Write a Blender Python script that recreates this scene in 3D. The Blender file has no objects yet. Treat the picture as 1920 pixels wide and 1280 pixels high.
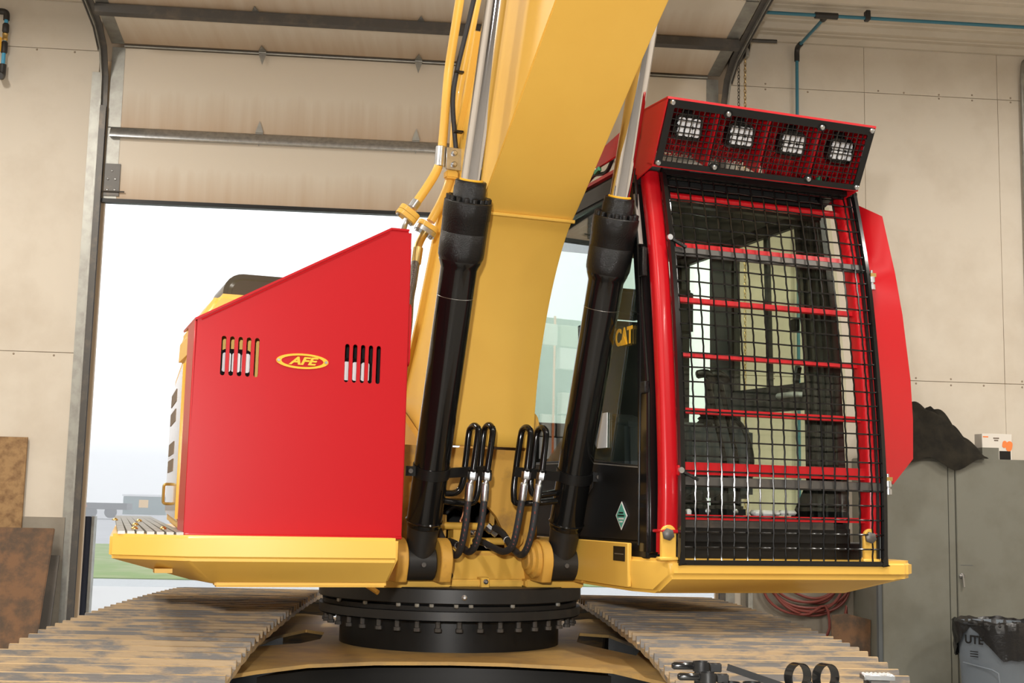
import bpy, bmesh, math, random
from mathutils import Vector, Matrix
random.seed(7)
SC = bpy.context.scene
COL = SC.collection
R = math.radians

# ------------------------------------------------------------------ camera
F_PX = 2420.0; EYE = 1.53; PITCH = R(7.4); ROLL = 0.023
fw = Vector((0, math.cos(PITCH), math.sin(PITCH))); u0 = Vector((0, -math.sin(PITCH), math.cos(PITCH))); r0 = Vector((1, 0, 0))
rt = r0*math.cos(ROLL) + u0*math.sin(ROLL); up = u0*math.cos(ROLL) - r0*math.sin(ROLL)
cam_d = bpy.data.cameras.new('camera'); cam = bpy.data.objects.new('camera', cam_d); COL.objects.link(cam)
cam_d.sensor_width = 36.0; cam_d.lens = F_PX/1920*36.0; cam_d.clip_end = 400
m = Matrix.Identity(4)
for i in range(3):
    m[i][0] = rt[i]; m[i][1] = up[i]; m[i][2] = -fw[i]
m.translation = (0, 0, EYE); cam.matrix_world = m
SC.camera = cam

# ------------------------------------------------------------------ world, lights, exposure
wd = bpy.data.worlds.new('overcast'); SC.world = wd; wd.use_nodes = True
bg = wd.node_tree.nodes['Background']; bg.inputs[0].default_value = (0.93, 0.96, 1.0, 1); bg.inputs[1].default_value = 1.7
SC.view_settings.view_transform = 'Standard'; SC.view_settings.look = 'None'
SC.view_settings.exposure = 0.0; SC.view_settings.gamma = 1.0; SC.view_settings.use_curve_mapping = False
FLASH_W = 165.0; LAMP_W = 170.0
fl = bpy.data.lights.new('camera_flash', 'AREA'); fl.shape = 'DISK'; fl.size = 0.11; fl.energy = FLASH_W; fl.color = (1.0, 0.97, 0.93)
flo = bpy.data.objects.new('camera_flash', fl); COL.objects.link(flo)
mf = m.copy(); mf.translation = (-0.16, -0.10, 1.92); flo.matrix_world = mf
flo['label'] = 'flash head held above the camera'; flo['category'] = 'lamp'

# ------------------------------------------------------------------ frames (all yaw about Z)
def frame(x, y, yaw): return Matrix.Translation((x, y, 0)) @ Matrix.Rotation(R(yaw), 4, 'Z')
FU = frame(-0.277, 6.5, 20.0)                 # upper structure of the excavator
FT = FU @ Matrix.Translation((-.12, -.38, 0)) @ Matrix.Rotation(R(-17), 4, 'Z')   # undercarriage
FW = frame(0, 10.7, 5.3)                      # building
FI = Matrix.Identity(4)

# ------------------------------------------------------------------ materials
MATS = {}
def mat(name, col, rough=.5, metal=0., coat=0., noise=None, bump=0., nscale=6., spec=.5, alpha=None, aniso=None):
    """noise = (second colour, amount low, amount high) mixes a second colour in by a position noise"""
    M = bpy.data.materials.new(name); M.use_nodes = True; nt = M.node_tree; p = nt.nodes['Principled BSDF']
    p.inputs['Base Color'].default_value = (*col, 1); p.inputs['Roughness'].default_value = rough; p.inputs['Metallic'].default_value = metal
    p.inputs['Coat Weight'].default_value = coat; p.inputs['Coat Roughness'].default_value = .08; p.inputs['Specular IOR Level'].default_value = spec
    if noise or bump:
        g = nt.nodes.new('ShaderNodeNewGeometry'); n = nt.nodes.new('ShaderNodeTexNoise'); n.inputs['Scale'].default_value = nscale; n.inputs['Detail'].default_value = 6; n.inputs['Roughness'].default_value = .62
        if aniso:
            vm = nt.nodes.new('ShaderNodeVectorMath'); vm.operation = 'MULTIPLY'; vm.inputs[1].default_value = aniso
            nt.links.new(g.outputs['Position'], vm.inputs[0]); nt.links.new(vm.outputs[0], n.inputs['Vector'])
        else: nt.links.new(g.outputs['Position'], n.inputs['Vector'])
        if noise:
            c2, lo, hi = noise
            mr = nt.nodes.new('ShaderNodeMapRange'); mr.inputs['From Min'].default_value = lo; mr.inputs['From Max'].default_value = hi
            mx = nt.nodes.new('ShaderNodeMix'); mx.data_type = 'RGBA'; mx.inputs[6].default_value = (*col, 1); mx.inputs[7].default_value = (*c2, 1)
            nt.links.new(n.outputs['Fac'], mr.inputs['Value']); nt.links.new(mr.outputs[0], mx.inputs[0]); nt.links.new(mx.outputs[2], p.inputs['Base Color'])
        if bump:
            b = nt.nodes.new('ShaderNodeBump'); b.inputs['Strength'].default_value = bump; b.inputs['Distance'].default_value = .01
            nt.links.new(n.outputs['Fac'], b.inputs['Height']); nt.links.new(b.outputs[0], p.inputs['Normal'])
    MATS[name] = M; return M
YEL = (.80, .485, .085); RED = (.46, .005, .010)
mat('yellow', YEL, .42, coat=.12, noise=((.77, .45, .075), .4, .75), nscale=2.5)
mat('yellow_gloss', YEL, .12, coat=.8)
mat('yellow_dirty', (.66, .36, .06), .55, noise=((.30, .17, .06), .52, .80), nscale=7)
mat('yellow_dusty', (.50, .31, .10), .7, noise=((.24, .17, .09), .45, .78), nscale=5)
mat('red', RED, .34, coat=.12, spec=.35)
mat('black_gloss', (.006, .006, .006), .14, coat=.15, spec=.4)
mat('black_satin', (.008, .008, .008), .36, spec=.35)
mat('black_cast', (.006, .006, .006), .26, bump=.35, nscale=160, spec=.4)
mat('black_matte', (.008, .008, .008), .7, spec=.25)
mat('black_dusty', (.014, .0135, .013), .42, noise=((.05, .042, .03), .55, .85), nscale=5)
mat('rubber', (.022, .023, .026), .6)
mat('chrome', (.74, .74, .77), .045, metal=1)
mat('zinc', (.62, .64, .66), .32, metal=1, noise=((.45, .47, .50), .4, .7), nscale=25)
mat('steel', (.42, .42, .42), .38, metal=1)
mat('galv', (.40, .40, .37), .5, metal=.9, noise=((.30, .29, .27), .4, .7), nscale=9)
mat('dark_steel', (.10, .095, .09), .45, metal=.6, noise=((.18, .15, .12), .5, .8), nscale=8)
mat('brass', (.60, .42, .16), .35, metal=1)
mat('track_steel', (.15, .14, .132), .6, metal=.1, noise=((.36, .26, .15), .44, .56), bump=.5, nscale=9, aniso=(.5, 2.2, 2.2))
mat('wall_paint', (.66, .60, .51), .62, noise=((.56, .49, .40), .46, .80), nscale=1.6, bump=.04)
mat('wall_seam', (.30, .24, .18), .9)
mat('wainscot', (.30, .27, .22), .6, noise=((.24, .21, .17), .4, .7), nscale=4)
mat('tan_trim', (.42, .31, .20), .6)
mat('ceiling_metal', (.60, .54, .45), .5, noise=((.52, .46, .37), .4, .75), nscale=2)
mat('floor_concrete', (.30, .28, .25), .6, noise=((.20, .18, .16), .42, .72), nscale=3)
mat('cabinet_grey', (.185, .185, .155), .42, noise=((.145, .140, .11), .42, .78), nscale=3.2, bump=.03)
mat('cabinet_edge', (.10, .11, .115), .45)
mat('osb', (.36, .22, .10), .8, noise=((.20, .11, .05), .42, .66), nscale=14, bump=.2)
mat('rusty_board', (.19, .10, .05), .8, noise=((.09, .06, .04), .40, .64), nscale=9, bump=.2)
mat('grey_board', (.085, .075, .065), .7, noise=((.13, .11, .09), .45, .7), nscale=5)
mat('blue_pipe', (.045, .19, .27), .4)
mat('blue_pipe_light', (.08, .40, .66), .4)
mat('dark_fitting', (.030, .028, .027), .5)
mat('tag_yellow', (.85, .45, .02), .5)
mat('grey_plastic', (.17, .20, .235), .55)
mat('bin_liner', (.012, .012, .013), .18, bump=.5, nscale=26)
mat('track_mud', (.44, .31, .16), .75, noise=((.20, .175, .15), .50, .62), bump=.4, nscale=12, aniso=(.5, 2.0, 2.0))
mat('white', (.80, .80, .80), .5)
mat('lens', (.92, .93, .95), .14, metal=.15)  # near-white base stands in for the flash mirrored by the unlit lamps
mat('reflector', (.80, .82, .86), .22, metal=.85)
mat('orange', (.90, .24, .06), .5)
mat('cardboard_white', (.74, .70, .64), .6)
mat('cloth_dark', (.012, .0105, .008), .85, spec=.2, noise=((.026, .022, .015), .4, .7), nscale=9, bump=.25)
mat('hose_red', (.20, .045, .035), .5)
mat('cover_brown', (.060, .048, .030), .26)
mat('teal_label', (.10, .42, .33), .5)
mat('green_connector', (.03, .33, .16), .5)
mat('trans_green', (.045, .12, .105), .5)
mat('console_grey', (.055, .060, .072), .55)
mat('grass', (.19, .28, .075), .9, noise=((.30, .33, .15), .42, .68), nscale=.9)
mat('asphalt', (.42, .42, .43), .9, noise=((.36, .36, .36), .4, .7), nscale=.5)
mat('gravel', (.55, .54, .52), .9)
mat('pond', (.10, .13, .12), .1)
mat('stripe_grey', (.15, .11, .08), .5)
mat('crate_pale', (.34, .36, .24), .7)

# door section: cream panels with brown streaks bleeding from the lower edge of each section (stains)
def door_mat():
    M = mat('door_panel', (.66, .54, .40), .5); nt = M.node_tree; p = nt.nodes['Principled BSDF']
    tc = nt.nodes.new('ShaderNodeTexCoord'); sp = nt.nodes.new('ShaderNodeSeparateXYZ'); nt.links.new(tc.outputs['Generated'], sp.inputs[0])
    g = nt.nodes.new('ShaderNodeNewGeometry'); vm = nt.nodes.new('ShaderNodeVectorMath'); vm.operation = 'MULTIPLY'; vm.inputs[1].default_value = (16, 1.0, .8)
    n = nt.nodes.new('ShaderNodeTexNoise'); n.inputs['Scale'].default_value = 1.0; n.inputs['Detail'].default_value = 5
    nt.links.new(g.outputs['Position'], vm.inputs[0]); nt.links.new(vm.outputs[0], n.inputs['Vector'])
    a = nt.nodes.new('ShaderNodeMath'); a.operation = 'MULTIPLY_ADD'; a.inputs[1].default_value = .5; nt.links.new(n.outputs['Fac'], a.inputs[0])
    iv = nt.nodes.new('ShaderNodeMath'); iv.operation = 'SUBTRACT'; iv.inputs[0].default_value = .36; nt.links.new(sp.outputs['Z'], iv.inputs[1])
    sc = nt.nodes.new('ShaderNodeMath'); sc.operation = 'MULTIPLY'; sc.inputs[1].default_value = 1.3; nt.links.new(iv.outputs[0], sc.inputs[0]); nt.links.new(sc.outputs[0], a.inputs[2])
    mr = nt.nodes.new('ShaderNodeMapRange'); mr.inputs['From Min'].default_value = .12; mr.inputs['From Max'].default_value = 1.05; nt.links.new(a.outputs[0], mr.inputs['Value'])
    mx = nt.nodes.new('ShaderNodeMix'); mx.data_type = 'RGBA'; mx.inputs[6].default_value = (.67, .60, .50, 1); mx.inputs[7].default_value = (.42, .27, .15, 1)
    nt.links.new(mr.outputs[0], mx.inputs[0]); nt.links.new(mx.outputs[2], p.inputs['Base Color'])
door_mat()
def glass_mat(name, tint, f0=.03):
    """thin pane: clear tinted transmission plus a Schlick mirror share that rises at glancing angles"""
    M = bpy.data.materials.new(name); M.use_nodes = True; nt = M.node_tree; nt.nodes.clear()
    o = nt.nodes.new('ShaderNodeOutputMaterial'); mx = nt.nodes.new('ShaderNodeMixShader'); t = nt.nodes.new('ShaderNodeBsdfTransparent'); g = nt.nodes.new('ShaderNodeBsdfGlossy')
    lw = nt.nodes.new('ShaderNodeLayerWeight'); lw.inputs['Blend'].default_value = .5
    pw = nt.nodes.new('ShaderNodeMath'); pw.operation = 'POWER'; pw.inputs[1].default_value = 5.0; nt.links.new(lw.outputs['Facing'], pw.inputs[0])
    ma = nt.nodes.new('ShaderNodeMath'); ma.operation = 'MULTIPLY_ADD'; ma.inputs[1].default_value = 1-f0; ma.inputs[2].default_value = f0; nt.links.new(pw.outputs[0], ma.inputs[0])
    t.inputs[0].default_value = (*tint, 1); g.inputs['Roughness'].default_value = 0; g.inputs[0].default_value = (1, 1, 1, 1)
    nt.links.new(ma.outputs[0], mx.inputs[0]); nt.links.new(t.outputs[0], mx.inputs[1]); nt.links.new(g.outputs[0], mx.inputs[2]); nt.links.new(mx.outputs[0], o.inputs[0]); MATS[name] = M
glass_mat('glass', (.93, .965, .90), .022); glass_mat('glass_side', (.78, .84, .80), .09)
def emis(name, col, s):
    M = bpy.data.materials.new(name); M.use_nodes = True; p = M.node_tree.nodes['Principled BSDF']; p.inputs['Emission Color'].default_value = (*col, 1); p.inputs['Emission Strength'].default_value = s; MATS[name] = M
emis('lamp_glow', (1, .86, .66), 6.0)

# ------------------------------------------------------------------ mesh builder
class B:
    def __init__(s): s.bm = bmesh.new()
    def face(s, vs):
        try: return s.bm.faces.new(vs)
        except ValueError: return None
    def box(s, x0, x1, y0, y1, z0, z1):
        v = [s.bm.verts.new(p) for p in ((x0,y0,z0),(x1,y0,z0),(x1,y1,z0),(x0,y1,z0),(x0,y0,z1),(x1,y0,z1),(x1,y1,z1),(x0,y1,z1))]
        for f in ((0,3,2,1),(4,5,6,7),(0,1,5,4),(1,2,6,5),(2,3,7,6),(3,0,4,7)): s.face([v[i] for i in f])
        return s
    def bar(s, a, b, w, h, upv=(0,0,1)):
        """rectangular bar from a to b, w across, h along upv"""
        a = Vector(a); b = Vector(b); d = (b-a).normalized(); U = Vector(upv); sd = d.cross(U).normalized(); U = sd.cross(d).normalized()
        q = [sd*(w/2*i)+U*(h/2*j) for i, j in ((-1,-1),(1,-1),(1,1),(-1,1))]
        v = [s.bm.verts.new(a+k) for k in q]+[s.bm.verts.new(b+k) for k in q]
        for f in ((0,3,2,1),(4,5,6,7),(0,1,5,4),(1,2,6,5),(2,3,7,6),(3,0,4,7)): s.face([v[i] for i in f])
        return s
    def prism(s, pts, plane, a, b):
        f = {'yz': lambda p, t: (t, p[0], p[1]), 'xz': lambda p, t: (p[0], t, p[1]), 'xy': lambda p, t: (p[0], p[1], t)}[plane]
        v0 = [s.bm.verts.new(f(p, a)) for p in pts]; v1 = [s.bm.verts.new(f(p, b)) for p in pts]; n = len(pts)
        s.face(v0[::-1]); s.face(v1)
        for i in range(n): s.face([v0[i], v0[(i+1) % n], v1[(i+1) % n], v1[i]])
        return s
    def tube(s, path, r, n=10, closed=False):
        P = [Vector(p) for p in path]; N = len(P); rr = r if isinstance(r, (list, tuple)) else [r]*N
        rings = []; ref = None
        for i, p in enumerate(P):
            if closed: t = (P[(i+1) % N]-P[i-1]).normalized()
            else: t = (P[min(i+1, N-1)]-P[max(i-1, 0)]).normalized()
            if ref is None:
                ref = Vector((0,0,1)) if abs(t.z) < .9 else Vector((1,0,0))
            a = t.cross(ref)
            if a.length < 1e-6: a = t.orthogonal()
            a.normalize(); b = t.cross(a).normalized(); ref = -b if False else a.cross(t)
            rings.append([s.bm.verts.new(p+(a*math.cos(2*math.pi*k/n)+b*math.sin(2*math.pi*k/n))*rr[i]) for k in range(n)])
        for i in range(N if closed else N-1):
            A, C_ = rings[i], rings[(i+1) % N]
            off = 0
            if closed and i == N-1:
                off = min(range(n), key=lambda o: (A[0].co-C_[o].co).length)
            for k in range(n): s.face([A[k], A[(k+1) % n], C_[(k+1+off) % n], C_[(k+off) % n]])
        if not closed: s.face(rings[0][::-1]); s.face(rings[-1])
        return s
    def lathe(s, prof, o, axis, n=28, cap=True):
        """prof = [(radius, distance along axis)]"""
        o = Vector(o); d = Vector(axis).normalized(); a = d.orthogonal().normalized(); b = d.cross(a)
        rings = [[s.bm.verts.new(o+d*h+(a*math.cos(2*math.pi*k/n)+b*math.sin(2*math.pi*k/n))*max(r, 1e-4)) for k in range(n)] for r, h in prof]
        for i in range(len(rings)-1):
            for k in range(n): s.face([rings[i][k], rings[i][(k+1) % n], rings[i+1][(k+1) % n], rings[i+1][k]])
        if cap: s.face(rings[0][::-1]); s.face(rings[-1])
        return s
    def mesh(s, me, M=None):
        n0 = len(s.bm.verts); s.bm.from_mesh(me)
        if M is not None:
            s.bm.verts.ensure_lookup_table()
            bmesh.ops.transform(s.bm, matrix=M, verts=s.bm.verts[n0:])
        return s
    def bevel(s, w, seg=2, ang=25):
        s.bm.normal_update()
        es = [e for e in s.bm.edges if len(e.link_faces) == 2 and e.calc_face_angle(0) > R(ang)]
        bmesh.ops.bevel(s.bm, geom=es, offset=w, segments=seg, affect='EDGES', clamp_overlap=True); return s
    def xf(s, M): bmesh.ops.transform(s.bm, matrix=M, verts=s.bm.verts); return s
    def data(s, name, m_, smooth=40):
        bmesh.ops.recalc_face_normals(s.bm, faces=s.bm.faces)
        me = bpy.data.meshes.new(name); s.bm.to_mesh(me); s.bm.free()
        if smooth:
            me.shade_smooth(); me.set_sharp_from_angle(angle=R(smooth))
        me.materials.append(MATS[m_] if isinstance(m_, str) else m_); return me
def fillet(pts, r, n=5):
    P = [Vector(p) for p in pts]; out = [P[0]]
    for i in range(1, len(P)-1):
        a = (P[i-1]-P[i]); b = (P[i+1]-P[i]); l = min(r, a.length*.49, b.length*.49); a.normalize(); b.normalize()
        p0 = P[i]+a*l; p2 = P[i]+b*l
        for k in range(n+1):
            t = k/n; out.append(p0*(1-t)**2+P[i]*2*t*(1-t)+p2*t*t)
    return out+[P[-1]]
def smooth_path(pts, n=6):
    P = [Vector(p) for p in pts]; out = []
    for i in range(len(P)-1):
        a = P[max(i-1, 0)]; b = P[i]; c = P[i+1]; d = P[min(i+2, len(P)-1)]
        for k in range(n):
            t = k/n; out.append(.5*((2*b)+(c-a)*t+(2*a-5*b+4*c-d)*t*t+(3*b-a-3*c+d)*t**3))
    return out+[P[-1]]
def rrect(x0, x1, y0, y1, r, n=4):
    o = []
    for cx, cy, a0 in ((x1-r, y0+r, -90), (x1-r, y1-r, 0), (x0+r, y1-r, 90), (x0+r, y0+r, 180)):
        for k in range(n+1):
            a = R(a0+90*k/n); o.append((cx+r*math.cos(a), cy+r*math.sin(a)))
    return o
def capsule(cx, y0, y1, w, n=6):
    r = w/2; o = []
    for k in range(n+1): a = R(180+180*k/n); o.append((cx+r*math.cos(a), y0+r+r*math.sin(a)))
    for k in range(n+1): a = R(180*k/n); o.append((cx+r*math.cos(a), y1-r+r*math.sin(a)))
    return o
def _eval_mesh(cu):
    ob = bpy.data.objects.new('temp', cu); COL.objects.link(ob); dg = bpy.context.evaluated_depsgraph_get(); dg.update()
    me = bpy.data.meshes.new_from_object(ob.evaluated_get(dg)); bpy.data.objects.remove(ob); bpy.data.curves.remove(cu); return me
def plate2d(outlines, depth):
    """flat plate in local xy (outer outline first, then holes), thickness depth about z=0"""
    cu = bpy.data.curves.new('c', 'CURVE'); cu.dimensions = '2D'; cu.fill_mode = 'BOTH'; cu.extrude = depth/2
    for o in outlines:
        sp = cu.splines.new('POLY'); sp.points.add(len(o)-1); sp.use_cyclic_u = True
        for i, p in enumerate(o): sp.points[i].co = (p[0], p[1], 0, 1)
    return _eval_mesh(cu)
def text2d(txt, size, depth, shear=0., bold=0.):
    cu = bpy.data.curves.new('t', 'FONT'); cu.body = txt; cu.size = size; cu.extrude = depth/2; cu.shear = shear; cu.offset = bold; cu.align_x = 'CENTER'; cu.align_y = 'CENTER'
    return _eval_mesh(cu)
# maps local xy plates onto planes: front (xz plane facing -y), left side (facing -x, text runs to -y)
def on_front(x=0, y=0, z=0): return Matrix(((1,0,0,x),(0,0,-1,y),(0,1,0,z),(0,0,0,1)))
def on_left(x=0, y=0, z=0): return Matrix(((0,0,-1,x),(-1,0,0,y),(0,1,0,z),(0,0,0,1)))
def on_right(x=0, y=0, z=0): return Matrix(((0,0,1,x),(1,0,0,y),(0,1,0,z),(0,0,0,1)))

# ------------------------------------------------------------------ object helpers
def tag(o, label, cat, group=None, kind=None):
    if label: o['label'] = label
    if cat: o['category'] = cat
    if group: o['group'] = group
    if kind: o['kind'] = kind
    return o
def top(name, b, m_, label=None, cat=None, fr=FI, group=None, kind=None, smooth=40):
    """one-mesh thing: its origin goes to its base"""
    bm = b.bm; vs = [v.co for v in bm.verts]
    c = Vector(((min(v.x for v in vs)+max(v.x for v in vs))/2, (min(v.y for v in vs)+max(v.y for v in vs))/2, min(v.z for v in vs)))
    bmesh.ops.translate(bm, vec=-c, verts=bm.verts)
    o = bpy.data.objects.new(name, b.data(name, m_, smooth)); COL.objects.link(o); o.matrix_world = fr @ Matrix.Translation(c)
    return tag(o, label, cat, group, kind)
def thing(name, label, cat, base, fr=FI, group=None, kind=None):
    o = bpy.data.objects.new(name, None); COL.objects.link(o); o.empty_display_size = .2
    o.matrix_world = fr @ Matrix.Translation(base)
    return tag(o, label, cat, group, kind)
ROOTS = {}
def part(name, b, m_, parent, label=None, fr=None, smooth=40, kind=None):
    """mesh given in frame coordinates fr; world placement kept under any parent"""
    me = b if isinstance(b, bpy.types.Mesh) else b.data(name, m_, smooth)
    o = bpy.data.objects.new(name, me); COL.objects.link(o); o.parent = parent
    F = fr if fr is not None else FU
    o.matrix_parent_inverse = Matrix.Identity(4)
    o.matrix_basis = world_of(parent).inverted() @ F
    ROOTS[o.name] = F
    if label: o['label'] = label
    if kind: o['kind'] = kind
    return o
def world_of(o):
    M = o.matrix_basis.copy() if o.parent else o.matrix_world.copy() if o.type != 'EMPTY' else o.matrix_basis.copy()
    if not o.parent: return o.matrix_basis.copy()
    return world_of(o.parent) @ o.matrix_parent_inverse @ o.matrix_basis
# ================================================================== the building
XL, XR, YF, ZC = -7.2, 7.6, -16.0, 5.69
DL, DR, DT = -3.46, 1.80, 5.15                       # door opening
b = B(); b.box(XL, DL, 0, .2, 0, ZC); b.box(DR, XR, 0, .2, 0, ZC); b.box(DL, DR, 0, .2, DT, ZC)
wall_back = top('wall_back', b, 'wall_seam', 'plywood-lined back wall around the overhead door', None, FW, kind='structure')
def wall_sheet(x0, x1, z0, z1):
    part('panel', B().box(x0+.0013, x1-.0013, -.012, .002, z0+.002, z1-.002).bevel(.002, 1), 'wall_paint', wall_back, fr=FW)
rows = ((.02, 2.70), (2.70, 5.235), (5.235, ZC))
for z0, z1 in rows:
    xs = [DR+.04, 3.06, 4.28, 5.5, 6.72, XR]
    for a, c in zip(xs, xs[1:]): wall_sheet(a, c, z0, z1)
    xs = [XL, -5.93, -4.71, -3.50]
    for a, c in zip(xs, xs[1:]): wall_sheet(a, c, z0, z1)
# screw heads along the seams
bs = B()
for zz in (2.70, 5.235):
    for k in range(30):
        x = -4.6+k*.31+random.uniform(-.05, .05)
        if DL-.12 < x < DR+.12: continue
        for s_ in (-1, 1):
            if random.random() < .6: bs.lathe([(.009, 0), (.006, .004)], (x, -.012, zz+s_*random.uniform(.015, .03)), (0, -1, 0), 8)
part('screw_heads', bs, 'wall_seam', wall_back, fr=FW, kind='stuff')
def simple(name, *boxes, m_='wall_paint', label=None):
    bb = B()
    for q in boxes: bb.box(*q)
    return top(name, bb, m_, label, None, FW, kind='structure')
simple('wall_left', (XL-.2, XL, YF, .2, 0, ZC)); simple('wall_right', (XR, XR+.2, YF, .2, 0, ZC))
simple('wall_front', (XL-.2, XR+.2, YF-.2, YF, 0, ZC), m_='grey_board')
simple('floor', (XL-.2, XR+.2, YF-.2, .35, -.12, 0), m_='floor_concrete')
simple('trim_1', (XL, -3.53, -.030, -.010, 0, 1.385), m_='wainscot', label='grey kick panel along the foot of the wall')
simple('trim_2', (DR+.15, XR, -.030, -.010, 0, 1.385), m_='wainscot', label='grey kick panel beside the cabinet')
simple('trim_3', (DL-.005, -3.387, -.012, .03, 0, DT), m_='tan_trim', label='weathered wooden jamb at the left of the door opening')
simple('trim_4', (1.735, DR+.005, -.012, .03, 0, DT), m_='tan_trim', label='weathered wooden jamb at the right of the door opening')
# ribbed metal ceiling: ribs run parallel to the door wall
prof = []; y = .0
while y > YF:
    prof += [(y, ZC), (y-.018, ZC-.048), (y-.052, ZC-.048), (y-.070, ZC), (y-.130, ZC), (y-.138, ZC-.008), (y-.152, ZC-.008), (y-.160, ZC), (y-.205, ZC), (y-.213, ZC-.008), (y-.227, ZC-.008), (y-.235, ZC)]; y -= .30
prof += [(YF, ZC), (YF, ZC+.1), (0.0, ZC+.1)]
bc = B()
v0 = [bc.bm.verts.new((XL-.2, p[0], p[1])) for p in prof]; v1 = [bc.bm.verts.new((XR+.2, p[0], p[1])) for p in prof]
for i in range(len(prof)): bc.face([v0[i], v0[(i+1) % len(prof)], v1[(i+1) % len(prof)], v1[i]])
top('ceiling', bc, 'ceiling_metal', None, None, FW, kind='structure', smooth=20)

# ------------------------------------------------------------------ overhead door
door = thing('door_1', 'raised sectional overhead door with cream panels and brown streaks', None, (-.82, 0, 3.94), FW, kind='structure')
D0, D1 = -3.395, 1.74
secs = [((-.04, 3.975), (-.04, 4.575)), ((-.04, 4.583), (-.05, 5.262)), ((-.095, 5.283), (-.70, 5.372)), ((-.712, 5.376), (-1.31, 5.462)), ((-1.322, 5.466), (-1.92, 5.52))]
def slab(p, q, x0, x1, t0, t1):
    """board lying between two yz points, from t0 to t1 off that line (negative = towards the room / below)"""
    d = Vector((q[0]-p[0], q[1]-p[1])).normalized(); n = Vector((-d.y, d.x))
    if n.x > 0 and abs(n.x) > abs(n.y): n = -n
    if abs(n.y) >= abs(n.x) and n.y > 0: n = -n
    P = [Vector(p)+n*t0, Vector(q)+n*t0, Vector(q)+n*t1, Vector(p)+n*t1]
    return B().prism([tuple(v) for v in P], 'yz', x0, x1), n, d
for i, (p, q) in enumerate(secs):
    s_, n, d = slab(p, q, D0, D1, -.045, 0); sec = part('door_section', s_.bevel(.003, 1), 'door_panel', door, fr=FW)
    for x0, x1 in ((D0, D0+.105), (D1-.105, D1)):
        e, _, _ = slab(p, q, x0, x1, -.046, .004); part('end_stile', e, 'galv', sec, fr=FW)
    for hx in (-2.16, -.857, .45):
        if i == 0: continue
        hv = Vector((hx, p[0], p[1])); nn = Vector((0, n.x, n.y)); dd = Vector((0, d.x, d.y))
        bb = B(); c_ = hv+nn*.006
        pts = [c_+dd*.11, c_+Vector((.03, 0, 0))+dd*.02, c_+Vector((.03, 0, 0)), c_-Vector((.03, 0, 0)), c_-Vector((.03, 0, 0))+dd*.02]
        lo = [bb.bm.verts.new(v) for v in pts]; hi = [bb.bm.verts.new(v+nn*.006) for v in pts]
        bb.face(lo); bb.face(hi)
        for k in range(5): bb.face([lo[k], lo[(k+1) % 5], hi[(k+1) % 5], hi[k]])
        pp, qq = secs[i-1]; d2 = Vector((0, pp[0]-qq[0], pp[1]-qq[1])).normalized()
        pts = [c_+d2*.11, c_+Vector((.03, 0, 0))+d2*.02, c_+Vector((.03, 0, 0)), c_-Vector((.03, 0, 0)), c_-Vector((.03, 0, 0))+d2*.02]
        lo = [bb.bm.verts.new(v) for v in pts]; hi = [bb.bm.verts.new(v+nn*.006) for v in pts]
        bb.face(lo); bb.face(hi)
        for k in range(5): bb.face([lo[k], lo[(k+1) % 5], hi[(k+1) % 5], hi[k]])
        bb.tube([c_-Vector((.03, 0, 0))+nn*.008, c_+Vector((.03, 0, 0))+nn*.008], .008, 8)
        part('hinge', bb, 'galv', door, fr=FW)
part('stiffener', B().prism([(-.085, 4.490), (-.045, 4.490), (-.045, 4.575), (-.060, 4.575), (-.10, 4.515), (-.10, 4.49)], 'yz', D0+.03, D1-.03), 'zinc', door, 'galvanised stiffening channel across the door joint', fr=FW)
part('stiffener', B().prism([(-.68, 5.36), (-.74, 5.37), (-.74, 5.30), (-.68, 5.29)], 'yz', D0, D1), 'dark_steel', door, fr=FW)
part('joint_strip', B().tube([(D0+.1, -.068, 5.272), (D1-.1, -.068, 5.272)], .011, 8), 'galv', door, fr=FW)
part('bottom_seal', B().box(D0-.02, D1+.02, -.055, .01, 3.945, 3.977), 'black_satin', door, 'dark rubber seal along the bottom edge', fr=FW)
for sx, x0 in ((1, D0), (-1, D1-.125)):
    pl = part('bottom_bracket', B().box(x0, x0+.125, -.052, -.040, 4.0, 4.27), 'dark_steel', door, fr=FW)
    for (dx, dz) in ((.03, .05), (.09, .05), (.03, .14), (.09, .14), (.06, .21)):
        part('bolt', B().lathe([(.009, 0), (.009, .006), (.004, .009)], (x0+dx, -.052, 4.0+dz), (0, -1, 0), 8), 'zinc', pl, fr=FW)
    part('roller_pin', B().tube([(x0-.03 if sx > 0 else x0+.16, -.06, 4.035), (x0+.17 if sx > 0 else x0-.05, -.06, 4.035)], .006, 8), 'dark_steel', pl, fr=FW)
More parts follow.
